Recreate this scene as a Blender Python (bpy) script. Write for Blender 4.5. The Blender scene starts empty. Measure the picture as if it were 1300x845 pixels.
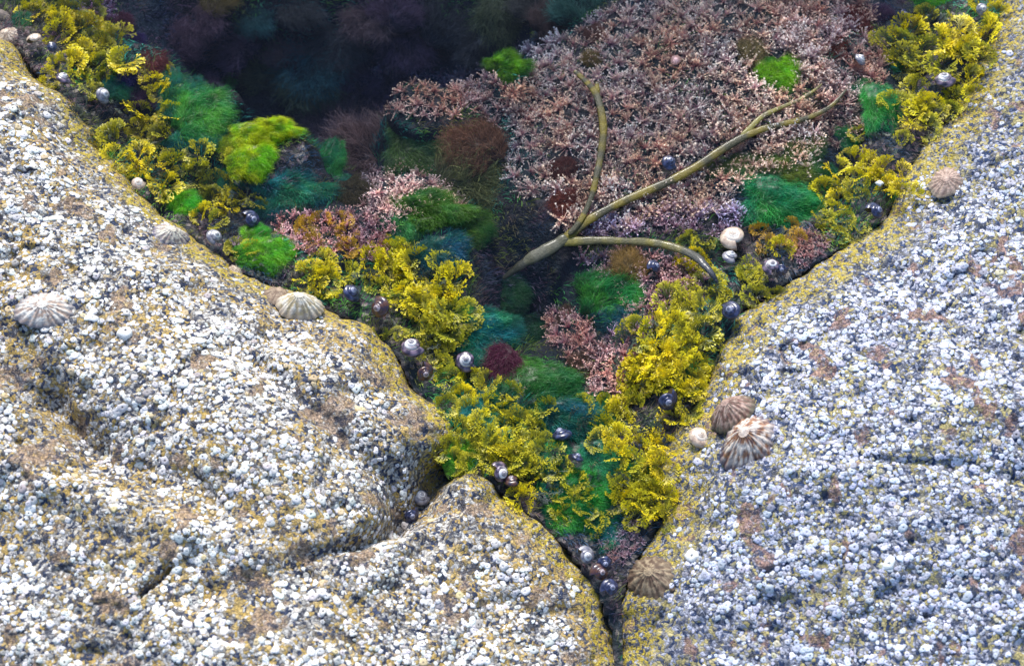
import bpy, math
import numpy as np
from mathutils import Vector, Matrix, Euler

RS = np.random.RandomState
C = bpy.context.scene.collection
PI = math.pi
R = math.radians

# ------------------------------------------------------------------ camera
TILT = R(22); DIST = 1.50; LENS = 54.0
cam_d = bpy.data.cameras.new('camera'); cam = bpy.data.objects.new('camera', cam_d); C.objects.link(cam)
cam.location = (0, -DIST*math.sin(TILT), DIST*math.cos(TILT)); cam.rotation_euler = (TILT, 0, 0)
cam_d.lens = LENS; cam_d.sensor_width = 36; cam_d.clip_start = 0.02; cam_d.clip_end = 200
cam_d.dof.use_dof = True; cam_d.dof.focus_distance = 1.5; cam_d.dof.aperture_fstop = 5.6
bpy.context.scene.camera = cam
CO = np.array(cam.location)

def ray(px, py):
    px = np.asarray(px, float); py = np.asarray(py, float)
    u = (px-650)/1300*36/LENS; v = (422.5-py)/1300*36/LENS
    c, s = math.cos(TILT), math.sin(TILT)
    # camera space (u, v, -1) rotated about x
    d = np.stack([u, v*c + s, v*s - c], -1)
    return d

def P(px, py, z=0.0):
    d = ray(px, py); t = (z-CO[2])/d[..., 2]
    return CO + d*t[..., None]

def to_px(p):
    q = np.asarray(p)-CO; c, s = math.cos(TILT), math.sin(TILT)
    y = q[..., 1]*c + q[..., 2]*s; z = -q[..., 1]*s + q[..., 2]*c
    return 650 + q[..., 0]/(-z)*1300*LENS/36, 422.5 - y/(-z)*1300*LENS/36

# ------------------------------------------------------------------ noise
def _h(ix, iy, iz, seed):
    n = (ix.astype(np.int64)*374761393 + iy.astype(np.int64)*668265263 + iz.astype(np.int64)*2147483647 + seed*974711) & 0xffffffff
    n = ((n ^ (n >> 13))*1274126177) & 0xffffffff
    n = ((n ^ (n >> 16))*2246822519) & 0xffffffff
    return ((n ^ (n >> 15)) & 0xffff)/65535.0
def vn(x, y, z=None, seed=0):
    x = np.asarray(x, float); y = np.asarray(y, float)
    z = np.zeros_like(x) if z is None else np.asarray(z, float)
    ix, iy, iz = np.floor(x), np.floor(y), np.floor(z)
    fx, fy, fz = x-ix, y-iy, z-iz
    fx = fx*fx*(3-2*fx); fy = fy*fy*(3-2*fy); fz = fz*fz*(3-2*fz)
    r = 0
    for a in (0, 1):
        for b in (0, 1):
            for c in (0, 1):
                w = (fx if a else 1-fx)*(fy if b else 1-fy)*(fz if c else 1-fz)
                r = r + w*_h(ix+a, iy+b, iz+c, seed)
    return r*2-1
def fbm(x, y, f, o=4, seed=0, z=None, g=0.5):
    r = 0; a = 1.0; s = 0
    for i in range(o):
        r = r + a*vn(x*f, y*f, None if z is None else z*f, seed+i*17); s += a; a *= g; f *= 2.03
    return r/s

def sm(a, b, x):
    t = np.clip((x-a)/(b-a), 0, 1); return t*t*(3-2*t)

# ------------------------------------------------------------------ shore outlines, given where the photograph has them on the water plane
LB = [(-260,-120),(-120,-20),(-40,30),(20,62),(48,98),(80,132),(108,172),(150,226),(198,268),(250,308),(300,345),(350,366),(400,388),(440,404),(478,424),
      (503,452),(520,488),(545,512),(563,542),(568,572),(560,596),(590,601),(625,616),(650,642),(690,668),(715,692),(736,722),(757,756),(775,800),(785,900),(790,1100)]
RB = [(800,1100),(796,900),(792,800),(790,770),(800,735),(818,700),(845,662),(852,622),(846,585),(868,548),(888,505),(905,458),(934,425),(948,392),
      (985,372),(1012,352),(1060,322),(1108,298),(1130,272),(1150,238),(1166,206),(1182,172),(1216,146),(1238,105),(1256,60),(1272,20),(1290,-20),(1340,-160),(1380,-300)]
def wpl(l): a = np.array(l, float); return P(a[:, 0], a[:, 1])[:, :2]
LBw, RBw = wpl(LB), wpl(RB)
POOL = np.vstack([[-0.55, 1.1], LBw, RBw, [0.8, 1.1]])
LREG = np.vstack([[-0.55, 1.1], LBw, [LBw[-1][0], -3], [-3, -3], [-3, 1.1]])
RREG = np.vstack([[0.8, 1.1], RBw[::-1], [RBw[0][0], -3], [3, -3], [3, 1.1]])

def seg_dist(x, y, pl, closed=False, par=False):
    n = len(pl); best = np.full(np.shape(x), 1e9); bp = np.zeros(np.shape(x))
    L = 0
    for i in range(n if closed else n-1):
        a = pl[i]; b = pl[(i+1) % n]; e = b-a; l2 = e@e
        t = np.clip(((x-a[0])*e[0]+(y-a[1])*e[1])/l2, 0, 1)
        d = (x-a[0]-t*e[0])**2+(y-a[1]-t*e[1])**2
        m = d < best; best = np.where(m, d, best); bp = np.where(m, i+t, bp)
    return (np.sqrt(best), bp) if par else np.sqrt(best)
def inside(x, y, pl):
    c = np.zeros(np.shape(x), bool); n = len(pl)
    for i in range(n):
        a = pl[i]; b = pl[(i+1) % n]
        if a[1] == b[1]: continue
        m = ((a[1] > y) != (b[1] > y)) & (x < (b[0]-a[0])*(y-a[1])/(b[1]-a[1])+a[0]); c ^= m
    return c

def blob(x, y, px, py, r):
    c = P(px, py)[:2]; r = r/1300.0
    return np.exp(-((x-c[0])**2+(y-c[1])**2)/(2*(r*0.6)**2))

def patch(x, y):
    return sm(.30, .50, fbm(x, y, 38, 3, 611)+.35*fbm(x, y, 110, 2, 612)-.02)
def hbase(x, y):
    out = np.zeros(np.shape(x))
    for reg, bl, A, s in ((LREG, LBw, .115, .115), (RREG, RBw, .08, .10)):
        d = np.where(inside(x, y, reg), seg_dist(x, y, bl), 0)
        a = A - (.055*np.clip(blob(x, y, 640, 720, 200), 0, 1) if A > .1 else 0)
        out = np.maximum(out, a*(1-np.exp(-d/s)) + (.05*d if A < .1 else 0))
    return out
def wpl3(l):
    a = np.array(l, float); z = np.zeros(len(a))
    for _ in range(12): q = P(a[:, 0], a[:, 1], z) if False else CO+ray(a[:, 0], a[:, 1])*((z-CO[2])/ray(a[:, 0], a[:, 1])[:, 2])[:, None]; z = .5*z+.5*hbase(q[:, 0], q[:, 1])
    return q[:, :2]
CRACK = wpl3([(566,590),(545,608),(530,636),(505,662),(480,676),(455,690),(425,699),(370,720),(300,742),(240,756),(190,775),(150,830),(100,960),(60,1100)])
CRD = np.array([.040,.045,.050,.045,.034,.026,.012,.003,.002,.002,.002,.002,.002,.002])
CRW = np.array([.012,.015,.018,.012,.0075,.007,.006,.010,.010,.010,.008,.010,.010,.010])
CREASES = [  # outlines of folds in the stone: points, depth, width
    (wpl3([(0,440),(45,475),(85,520),(120,560),(170,590),(260,640)]), .010, .024),
    (wpl3([(60,505),(95,540),(110,565)]), .020, .016),
    (wpl3([(300,440),(345,475),(385,510),(440,560),(478,605),(490,640),(500,662)]), .012, .012),
    (wpl3([(500,590),(497,630),(500,655)]), .016, .007),
    (wpl3([(212,718),(195,738),(178,756)]), .014, .003),
    (wpl3([(0,590),(90,620),(200,660),(330,700)]), -.012, .02),
    (wpl3([(570,640),(545,690),(500,745)]), .010, .012),
    (wpl3([(610,610),(640,680),(680,760)]), -.010, .02),
    (wpl3([(1010,420),(1120,400),(1300,330)]), .004, .03),
    (wpl3([(930,620),(1080,600),(1300,520)]), -.008, .03),
]
def grain(x, y, side):
    # streaks in the granite
    a = R(-38) if side < 0 else R(20)
    u = x*math.cos(a)+y*math.sin(a); v = -x*math.sin(a)+y*math.cos(a)
    return fbm(u*0.35, v, 38, 3, 71)
def Hrock(x, y, side):
    n1 = 0.011*fbm(x, y, 20, 3, 9)+0.004*fbm(x, y, 60, 2, 19)
    if side < 0:
        d = seg_dist(x, y, LBw); ins = inside(x, y, LREG)
        d = np.where(ins, d, -d) + n1
        A = 0.115 - 0.055*np.clip(blob(x, y, 640, 720, 200), 0, 1)
        s = 0.115
        h = A*(1-np.exp(-np.maximum(d, 0)/s))
    else:
        d = seg_dist(x, y, RBw); ins = inside(x, y, RREG)
        d = np.where(ins, d, -d) + n1
        h = 0.075*(1-np.exp(-np.maximum(d, 0)/0.10)) + 0.05*np.clip(d, 0, 1)
    if side < 0:
        dc, pc = seg_dist(x, y, CRACK, par=True)
        dep = np.interp(pc, range(len(CRD)), CRD); w = np.interp(pc, range(len(CRW)), CRW)
        q = dc/w
        h = h - dep*np.exp(-q**2*0.9)*np.where(d > 0, 1, 0)
    for pl, dp, w in CREASES:
        h = h - dp*np.exp(-(seg_dist(x, y, pl)/w)**2)*sm(0, .03, d)
    f = sm(-0.01, 0.05, d)
    h = h + f*(0.014*fbm(x, y, 6, 2, 31 if side < 0 else 77) + 0.0045*fbm(x, y, 26, 3, 5)) + (0.3+0.7*f)*(0.0034*grain(x, y, side)+0.0030*fbm(x, y, 110, 3, 3)-.005*sm(.42, .62, fbm(x, y, 34, 3, 91))-.004*sm(.90, .97, 1-np.abs(fbm(x, y, 9, 3, 95))))
    h = np.where(d < 0, h + d*2.2, h)
    return h, d
DEEP = [(420,40,230,-.125),(600,10,190,-.12),(280,30,120,-.08),(480,160,130,-.06),(650,390,90,-.09),(600,250,90,-.07),(690,450,60,-.04),(330,140,90,-.03),
        (850,180,260,.012),(500,270,50,.03),(360,300,60,.03),(720,610,120,.030),(1080,120,90,.02)]
KNOLL = [  # px, py, r, top level : the shelves and hummocks the weed grows on
 (860,150,300,-.025),(720,230,130,-.026),(1010,70,150,-.022),(700,120,90,-.034),(1040,200,140,-.022),(960,280,110,-.020),(840,350,110,-.024),(610,110,60,-.034),(530,120,85,-.028),(590,130,60,-.028),(515,245,80,-.020),
 (420,300,100,-.020),(345,190,95,-.016),(250,160,75,-.020),(370,240,70,-.022),(215,110,40,-.022),(285,103,28,-.030),(170,70,70,-.016),(550,275,75,-.024),(575,320,60,-.020),(530,190,45,-.045),(645,86,38,-.020),
 (780,390,65,-.024),(605,420,60,-.020),(640,460,50,-.022),(590,350,50,-.026),(560,400,70,-.016),(750,470,90,-.022),(700,500,90,-.024),(640,520,80,-.016),(720,560,110,-.014),(740,640,90,-.010),(840,440,90,-.014),(380,320,60,-.014)]
def Hbed(x, y):
    d = seg_dist(x, y, LBw); d = np.minimum(d, seg_dist(x, y, RBw))
    ins = inside(x, y, POOL)
    h = -0.006-0.050*sm(0.02, .12, d)
    for px, py, r, dz in DEEP: h = h + dz*blob(x, y, px, py, r)
    for px, py, r, tz in KNOLL:
        w = np.clip(1.35*blob(x, y, px, py, r), 0, 1); h = np.where(h < tz, h+(tz-h)*w, h)
    h = np.minimum(h, -0.004)
    h = h + 0.007*fbm(x, y, 14, 4, 41) + 0.003*fbm(x, y, 80, 2, 43)
    return np.where(ins, h, -0.05-0.3*np.clip(d, 0, 0.4))
def Hall(x, y):
    a, da = Hrock(x, y, -1); b, db = Hrock(x, y, 1); c = Hbed(x, y)
    return np.maximum(np.maximum(a, b), c)
_gx = np.linspace(-.95, .95, 761); _gy = np.linspace(-.75, 1.0, 701)
_X, _Y = np.meshgrid(_gx, _gy); GH = Hall(_X, _Y)
def Hg(x, y):
    fx = np.clip((np.asarray(x)+.95)/1.9*760, 0, 759.99); fy = np.clip((np.asarray(y)+.75)/1.75*700, 0, 699.99)
    i = fx.astype(int); j = fy.astype(int); a = fx-i; b = fy-j
    return (GH[j, i]*(1-a)+GH[j, i+1]*a)*(1-b)+(GH[j+1, i]*(1-a)+GH[j+1, i+1]*a)*b
def drop(px, py):
    px = np.atleast_1d(np.asarray(px, float)); py = np.atleast_1d(np.asarray(py, float))
    d = ray(px, py); z = np.full(px.shape, 0.35); done = np.zeros(px.shape, bool); step = 0.002
    for k in range(400):
        t = (z-CO[2])/d[:, 2]; q = CO+d*t[:, None]
        hit = Hg(q[:, 0], q[:, 1]) >= z
        done |= hit; z = np.where(done, z, z-step)
        if done.all(): break
    t = (z-CO[2])/d[:, 2]; q = CO+d*t[:, None]; q[:, 2] = Hg(q[:, 0], q[:, 1])
    return q
def normal(x, y, e=0.004):
    gx = (Hg(x+e, y)-Hg(x-e, y))/(2*e); gy = (Hg(x, y+e)-Hg(x, y-e))/(2*e)
    n = np.stack([-gx, -gy, np.ones_like(gx)], -1); return n/np.linalg.norm(n, axis=-1, keepdims=True)

# ------------------------------------------------------------------ mesh helpers
def mesh(name, V, F, mats=None, col=None, smooth=True, attrs=None, mi=None):
    """V (n,3); F list of arrays (m,3)/(m,4)."""
    me = bpy.data.meshes.new(name)
    F = [np.asarray(f, np.int32) for f in (F if isinstance(F, list) else [F]) if len(f)]
    V = np.asarray(V, np.float32)
    nl = sum(f.size for f in F); nf = sum(len(f) for f in F)
    me.vertices.add(len(V)); me.vertices.foreach_set('co', V.ravel())
    me.loops.add(nl); me.polygons.add(nf)
    me.loops.foreach_set('vertex_index', np.concatenate([f.ravel() for f in F]))
    st = []; k = 0
    for f in F:
        st.append(k+np.arange(len(f))*f.shape[1]); k += f.size
    me.polygons.foreach_set('loop_start', np.concatenate(st).astype(np.int32))
    me.polygons.foreach_set('use_smooth', np.full(nf, smooth))
    if mi is not None: me.polygons.foreach_set('material_index', np.asarray(mi, np.int32))
    me.update(calc_edges=True)
    if col is not None:
        a = me.color_attributes.new('Col', 'FLOAT_COLOR', 'POINT')
        c = np.ones((len(V), 4), np.float32); c[:, :3] = col; a.data.foreach_set('color', c.ravel())
    for k2, v in (attrs or {}).items():
        a = me.attributes.new(k2, 'FLOAT', 'POINT'); a.data.foreach_set('value', np.asarray(v, np.float32))
    for m in (mats if isinstance(mats, (list, tuple)) else [mats]):
        if m: me.materials.append(m)
    me.validate()
    return me
def link(name, data, parent=None, loc=None, rot=None, scale=None):
    o = bpy.data.objects.new(name, data); C.objects.link(o)
    if parent: o.parent = parent
    if loc is not None: o.location = loc
    if rot is not None:
        if isinstance(rot, Matrix): o.rotation_euler = rot.to_euler()
        else: o.rotation_euler = rot
    if scale is not None: o.scale = (scale,)*3 if np.isscalar(scale) else scale
    return o
def tag(o, label=None, cat=None, group=None, kind=None):
    if label: o['label'] = label
    if cat: o['category'] = cat
    if group: o['group'] = group
    if kind: o['kind'] = kind
    return o
class MB:
    def __init__(s): s.V = []; s.F3 = []; s.F4 = []; s.C = []; s.n = 0
    def add(s, V, F, col):
        V = np.asarray(V, float); F = np.asarray(F, int)
        if len(F) == 0: return
        s.V.append(V); (s.F3 if F.shape[1] == 3 else s.F4).append(F+s.n)
        c = np.asarray(col, float); s.C.append(np.broadcast_to(c, (len(V), 3)) if c.ndim == 1 else c); s.n += len(V)
    def arrays(s):
        F = []
        if s.F3: F.append(np.vstack(s.F3))
        if s.F4: F.append(np.vstack(s.F4))
        return np.vstack(s.V), F, np.vstack(s.C)
    def mesh(s, name, mat, smooth=True):
        V, F, Cc = s.arrays(); return mesh(name, V, F, mat, Cc, smooth)
def align(n, spin=0.0):
    q = Vector(n).to_track_quat('Z', 'Y'); return (q.to_matrix() @ Matrix.Rotation(spin, 3, 'Z'))

# ------------------------------------------------------------------ materials
class NT:
    def __init__(s, name):
        s.m = bpy.data.materials.new(name); s.m.use_nodes = True; s.t = s.m.node_tree; s.t.nodes.clear()
        s.out = s.n('ShaderNodeOutputMaterial')
    def n(s, typ, **kw):
        n = s.t.nodes.new(typ)
        for k, v in kw.items(): setattr(n, k, v)
        return n
    def l(s, a, b): s.t.links.new(a, b)
    def inp(s, sock, v):
        if hasattr(v, 'is_output'): s.l(v, sock)
        else: sock.default_value = v if not isinstance(v, tuple) or len(v) != 3 or sock.type != 'RGBA' else (*v, 1)
    def math(s, op, a, b=0.0, c=None, clamp=False):
        n = s.n('ShaderNodeMath', operation=op, use_clamp=clamp); s.inp(n.inputs[0], a); s.inp(n.inputs[1], b)
        if c is not None: s.inp(n.inputs[2], c)
        return n.outputs[0]
    def mix(s, f, a, b, mode='MIX'):
        n = s.n('ShaderNodeMix', data_type='RGBA', blend_type=mode); s.inp(n.inputs[0], f); s.inp(n.inputs[6], a); s.inp(n.inputs[7], b); return n.outputs[2]
    def noise(s, vec, scale, detail=3, rough=.55, out=0, dist=0.0):
        n = s.n('ShaderNodeTexNoise'); s.l(vec, n.inputs['Vector']); n.inputs['Scale'].default_value = scale; n.inputs['Detail'].default_value = detail
        n.inputs['Roughness'].default_value = rough; n.inputs['Distortion'].default_value = dist; return n.outputs[out]
    def vor(s, vec, scale, feature='F1', out='Color', rnd=1.0):
        n = s.n('ShaderNodeTexVoronoi', feature=feature); s.l(vec, n.inputs['Vector']); n.inputs['Scale'].default_value = scale; n.inputs['Randomness'].default_value = rnd
        return n.outputs[out], n.outputs['Distance']
    def ramp(s, f, stops, interp='LINEAR'):
        n = s.n('ShaderNodeValToRGB'); s.l(f, n.inputs[0]); r = n.color_ramp; r.interpolation = interp
        while len(r.elements) < len(stops): r.elements.new(0.5)
        for e, (p, c) in zip(r.elements, stops): e.position = p; e.color = (*c, 1) if len(c) == 3 else c
        return n.outputs[0]
    def step(s, f, a, b):
        n = s.n('ShaderNodeMapRange', interpolation_type='SMOOTHSTEP'); s.inp(n.inputs[0], f); n.inputs[1].default_value = a; n.inputs[2].default_value = b; return n.outputs[0]
    def bump(s, h, dist, strength=1.0, nrm=None):
        n = s.n('ShaderNodeBump'); s.l(h, n.inputs['Height']); n.inputs['Distance'].default_value = dist; n.inputs['Strength'].default_value = strength
        if nrm: s.l(nrm, n.inputs['Normal'])
        return n.outputs[0]

def rock_material(name, pale, slate, tan, gold, pink):  # slate: dark stone in the gaps, its blue painting in the bluish shadow tone
    t = NT(name); co = t.n('ShaderNodeTexCoord').outputs['Object']
    wob = t.noise(co, 120, 2, .5, 1)
    v2 = t.n('ShaderNodeVectorMath', operation='MULTIPLY_ADD'); t.l(wob, v2.inputs[0]); v2.inputs[1].default_value = (.0085,)*3; t.l(co, v2.inputs[2])
    vec = v2.outputs[0]
    cc, cd = t.vor(vec, 330)
    sp = t.n('ShaderNodeSeparateColor'); t.l(cc, sp.inputs[0])
    big = t.noise(co, 16, 4, .6); mid = t.noise(co, 60, 4, .65); fine = t.noise(co, 420, 3, .6)
    # grain picks: random per crystal, shifted by the patch noise
    pick = t.math('ADD', sp.outputs[0], t.math('ADD', .07, t.math('MULTIPLY', t.math('SUBTRACT', mid, .5), 1.5)), clamp=True)
    ed = t.n('ShaderNodeAttribute', attribute_name='edge').outputs['Fac']
    pick = t.math('SUBTRACT', pick, t.math('MULTIPLY', ed, .22), clamp=True)
    base = t.ramp(pick, [(0, slate), (.28, tuple(x*1.8 for x in slate)), (.45, tan), (.60, tuple(x*.55 for x in pale)), (.78, pale), (1, pale)])
    gsel = t.step(t.math('ADD', sp.outputs[1], t.math('MULTIPLY', t.math('SUBTRACT', big, .5), 1.6)), .62, .80)
    base = t.mix(t.math('MULTIPLY', gsel, .85), base, gold)
    pa = t.n('ShaderNodeAttribute', attribute_name='patch').outputs['Fac']; psel = t.math('MULTIPLY', t.step(pa, .2, .8), t.step(t.noise(co, 170, 3, .7), .33, .5))
    base = t.mix(t.math('MULTIPLY', psel, .85), base, t.mix(t.step(t.noise(co, 210, 3, .7), .35, .65), tuple(x*.45 for x in pink), tuple(min(x*1.25, 1) for x in pink)))
    dk = t.step(t.noise(co, 60, 5, .75, dist=.4), .54, .60)
    base = t.mix(t.math('MULTIPLY', dk, .85), base, slate)
    # dark seams between crystals
    c3, d3 = t.vor(vec, 330, 'DISTANCE_TO_EDGE', 'Distance')
    seam = t.step(d3, 0.0, .16)
    base = t.mix(t.math('MULTIPLY', t.math('SUBTRACT', 1.0, seam), .30), base, tuple(x*.7 for x in slate))
    # yellow growth along the waterline
    ysel = t.math('MULTIPLY', t.step(t.math('ADD', ed, t.math('MULTIPLY', t.math('SUBTRACT', t.noise(co, 45, 4, .7), .5), 1.3)), .25, .70), t.step(t.noise(co, 210, 4, .75), .47, .54))
    yel = t.mix(t.noise(co, 130, 3, .6), (.30, .20, .015), (.85, .66, .03))
    base = t.mix(t.math('MULTIPLY', ysel, .9), base, yel)
    grit = t.noise(co, 900, 2, .7)
    base = t.mix(t.math('MULTIPLY', t.step(grit, .60, .72), .65), base, tuple(x*.6 for x in slate))
    base = t.mix(t.math('MULTIPLY', t.step(grit, .40, .28), .45), base, pale)
    hsv = t.mix(t.step(fine, .3, .7), t.mix(1.0, base, (.60, .60, .63), 'MULTIPLY'), base)
    b = t.n('ShaderNodeBsdfPrincipled'); t.l(hsv, b.inputs['Base Color'])
    t.l(t.math('SUBTRACT', .85, t.math('MULTIPLY', ed, .35)), b.inputs['Roughness'])
    hh = t.math('ADD', t.math('MULTIPLY', seam, .3), t.math('ADD', t.math('MULTIPLY', fine, .6), t.math('MULTIPLY', mid, 1.2)))
    t.l(t.bump(hh, .0022, .9), b.inputs['Normal']); t.l(b.outputs[0], t.out.inputs[0])
    return t.m
M = {}
M['rock_l'] = rock_material('granite_gold', (.76, .73, .68), (.022, .034, .075), (.34, .27, .17), (.66, .44, .10), (.50, .34, .22))
M['rock_r'] = rock_material('granite_blue', (.58, .60, .72), (.020, .040, .105), (.24, .23, .22), (.62, .52, .18), (.46, .27, .21))

def tint_material(name, rough=.5, transl=0.0, coat=0.0, nvar=.35, nscale=150, hueshift=None, bumpd=0.0, spec=.5):
    t = NT(name); at = t.n('ShaderNodeAttribute', attribute_name='Col').outputs['Color']
    oi = t.n('ShaderNodeObjectInfo'); col = t.mix(1.0, at, oi.outputs['Color'], 'MULTIPLY')
    pos = t.n('ShaderNodeNewGeometry').outputs['Position']
    nz = t.noise(pos, nscale, 3, .6)
    k = t.math('ADD', 1-nvar, t.math('MULTIPLY', nz, 2*nvar))
    mul = t.n('ShaderNodeVectorMath', operation='SCALE'); t.l(col, mul.inputs[0]); t.l(k, mul.inputs[3]); col = mul.outputs[0]
    if hueshift:
        n2 = t.step(t.noise(pos, hueshift[0], 3, .6), .38, .64); col = t.mix(n2, col, t.mix(1.0, col, hueshift[1], 'MULTIPLY'))
    b = t.n('ShaderNodeBsdfPrincipled'); t.l(col, b.inputs['Base Color']); b.inputs['Roughness'].default_value = rough
    b.inputs['Coat Weight'].default_value = coat; b.inputs['Coat Roughness'].default_value = .12; b.inputs['Specular IOR Level'].default_value = spec
    if bumpd: t.l(t.bump(t.noise(pos, 700, 3, .6), bumpd), b.inputs['Normal'])
    s = b.outputs[0]
    if transl:
        tr = t.n('ShaderNodeBsdfTranslucent'); t.l(col, tr.inputs[0]); mx = t.n('ShaderNodeMixShader'); mx.inputs[0].default_value = transl
        t.l(s, mx.inputs[1]); t.l(tr.outputs[0], mx.inputs[2]); s = mx.outputs[0]
    t.l(s, t.out.inputs[0]); return t.m
M['barnacle'] = tint_material('barnacle_shell', .75, nvar=.25, nscale=500, bumpd=.0006)
M['wrack'] = tint_material('wrack_frond', .42, .30, 0.0, .30, 60)
M['coralline'] = tint_material('coralline_chalk', .6, 0, 0, .30, 45, hueshift=(24, (1.05, .86, .68)))
M['green'] = tint_material('green_filament', .45, .35, 0, .40, 60, hueshift=(34, (.30, .72, 1.6)))
M['fuzz'] = tint_material('soft_filament', .55, .30, 0, .35, 50)
M['shell'] = tint_material('shell_glossy', .30, 0, .45, .5, 500, bumpd=.0002)
M['limpet'] = tint_material('limpet_shell', .7, 0, 0, .30, 500, bumpd=.0006)
M['thong'] = tint_material('thongweed_skin', .38, .35, .3, .60, 200, bumpd=.0009)

def bed_material():
    t = NT('pool_bed_silt'); co = t.n('ShaderNodeTexCoord').outputs['Object']
    a = t.noise(co, 22, 5, .65); b_ = t.noise(co, 120, 4, .65)
    col = t.ramp(a, [(.25, (.006, .010, .030)), (.45, (.010, .026, .036)), (.58, (.028, .022, .032)), (.72, (.025, .045, .02))])
    cc, cd = t.vor(co, 240); sp = t.n('ShaderNodeSeparateColor'); t.l(cc, sp.inputs[0])
    z = t.n('ShaderNodeSeparateXYZ'); t.l(co, z.inputs[0])
    sh = t.math('MULTIPLY', t.step(z.outputs[2], -.03, -.008), t.step(sp.outputs[0], .70, .9))
    col = t.mix(sh, col, t.mix(sp.outputs[1], (.16, .10, .13), (.22, .20, .17)))
    b = t.n('ShaderNodeBsdfPrincipled'); t.l(col, b.inputs['Base Color']); b.inputs['Roughness'].default_value = .7
    t.l(t.bump(t.math('ADD', a, b_), .006), b.inputs['Normal']); t.l(b.outputs[0], t.out.inputs[0]); return t.m
M['bed'] = bed_material()
def water_material():
    t = NT('sea_water'); co = t.n('ShaderNodeTexCoord').outputs['Object']
    tr = t.n('ShaderNodeBsdfTransparent'); gl = t.n('ShaderNodeBsdfGlossy'); gl.inputs['Roughness'].default_value = .03
    fr = t.n('ShaderNodeFresnel'); fr.inputs[0].default_value = 1.24
    bp = t.bump(t.noise(co, 14, 2, .45), .003); t.l(bp, gl.inputs['Normal']); t.l(bp, fr.inputs['Normal'])
    mx = t.n('ShaderNodeMixShader'); t.l(fr.outputs[0], mx.inputs[0]); t.l(tr.outputs[0], mx.inputs[1]); t.l(gl.outputs[0], mx.inputs[2])
    t.l(mx.outputs[0], t.out.inputs[0])
    ab = t.n('ShaderNodeVolumeAbsorption'); ab.inputs[0].default_value = (.50, .66, .95, 1); ab.inputs[1].default_value = 6
    sc = t.n('ShaderNodeVolumeScatter'); sc.inputs[0].default_value = (.35, .5, .62, 1); sc.inputs[1].default_value = .06
    ad = t.n('ShaderNodeAddShader'); t.l(ab.outputs[0], ad.inputs[0]); t.l(sc.outputs[0], ad.inputs[1]); t.l(ad.outputs[0], t.out.inputs['Volume'])
    return t.m
M['water'] = water_material()

# ------------------------------------------------------------------ boulders, bed, water
def grid_patch(side, mask, name, mat):
    st = 0.0021
    xs = np.arange(-.92, .92, st); ys = np.arange(-.72, .95, st); X, Y = np.meshgrid(xs, ys)
    H, d = Hrock(X, Y, side); keep = d > -0.05; mk = mask(X, Y)
    H = H + 0.0013*fbm(X, Y, 230, 2, 8)
    idx = -np.ones(X.shape, int)
    fm = keep[:-1, :-1] & keep[1:, :-1] & keep[:-1, 1:] & keep[1:, 1:] & mk[:-1, :-1]
    used = np.zeros(X.shape, bool)
    used[:-1, :-1] |= fm; used[1:, :-1] |= fm; used[:-1, 1:] |= fm; used[1:, 1:] |= fm
    idx[used] = np.arange(used.sum()); V = np.stack([X[used], Y[used], H[used]], -1); d = d[used]
    j, i = np.nonzero(fm)
    F = np.stack([idx[j, i], idx[j, i+1], idx[j+1, i+1], idx[j+1, i]], -1)
    # skirt and underside make it a solid
    E = np.vstack([F[:, [0, 1]], F[:, [1, 2]], F[:, [2, 3]], F[:, [3, 0]]])
    key = np.minimum(E[:, 0], E[:, 1])*len(V)+np.maximum(E[:, 0], E[:, 1])
    u, inv, cnt = np.unique(key, return_inverse=True, return_counts=True); be = E[cnt[inv] == 1]
    bv = np.unique(be); mp = {v: k+len(V) for k, v in enumerate(bv)}
    V2 = V[bv].copy(); V2[:, 2] = -0.42
    S = np.array([[a, mp[a], mp[b], b] for a, b in be])
    cidx = len(V)+len(V2); cen = V.mean(0); cen[2] = -.45
    T = np.array([[mp[b], mp[a], cidx] for a, b in be])
    VV = np.vstack([V, V2, cen[None]])
    wd = 0.032 if side < 0 else 0.055
    e = np.concatenate([1-sm(0, wd, d), np.ones(len(V2)+1)])
    return link(name, mesh(name, VV, [F, S, T], mat, attrs={'edge': e, 'patch': patch(VV[:, 0], VV[:, 1])}))
CRs = np.vstack([CRACK, [-.3, -1.5], [1.5, -1.5], [1.5, .0], [.1, -.05], CRACK[:1]])
lower = lambda X, Y: inside(X, Y, CRs)
o = grid_patch(-1, lambda X, Y: ~lower(X, Y), 'granite_boulder', M['rock_l'])
tag(o, 'large pale granite boulder filling the left side, crusted with white and gold barnacles', 'boulder')
o = grid_patch(-1, lower, 'granite_boulder', M['rock_l'])
tag(o, 'low rounded boulder at bottom centre, separated by a dark crack', 'boulder')
o = grid_patch(1, lambda X, Y: X > -9, 'granite_boulder', M['rock_r'])
tag(o, 'bluish grey granite boulder on the right side, packed with pale lilac barnacles', 'boulder')

st = .004; xs = np.arange(-1.0, 1.0, st); ys = np.arange(-.8, 1.1, st); X, Y = np.meshgrid(xs, ys); H = Hbed(X, Y)
idx = np.arange(X.size).reshape(X.shape)
F = np.stack([idx[:-1, :-1], idx[:-1, 1:], idx[1:, 1:], idx[1:, :-1]], -1).reshape(-1, 4)
tag(link('pool_bed', mesh('pool_bed', np.stack([X, Y, H], -1).reshape(-1, 3), F, M['bed'])), kind='structure')

WZ = -0.014
bx = np.array([[x, y, z] for z in (-.7, WZ) for x, y in ((-.99, -.79), (.99, -.79), (.99, 1.09), (-.99, 1.09))])
tag(link('water', mesh('water', bx, np.array([[3, 2, 1, 0], [4, 5, 6, 7], [0, 1, 5, 4], [1, 2, 6, 5], [2, 3, 7, 6], [3, 0, 4, 7]]), M['water'], smooth=False)), kind='structure')

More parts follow.
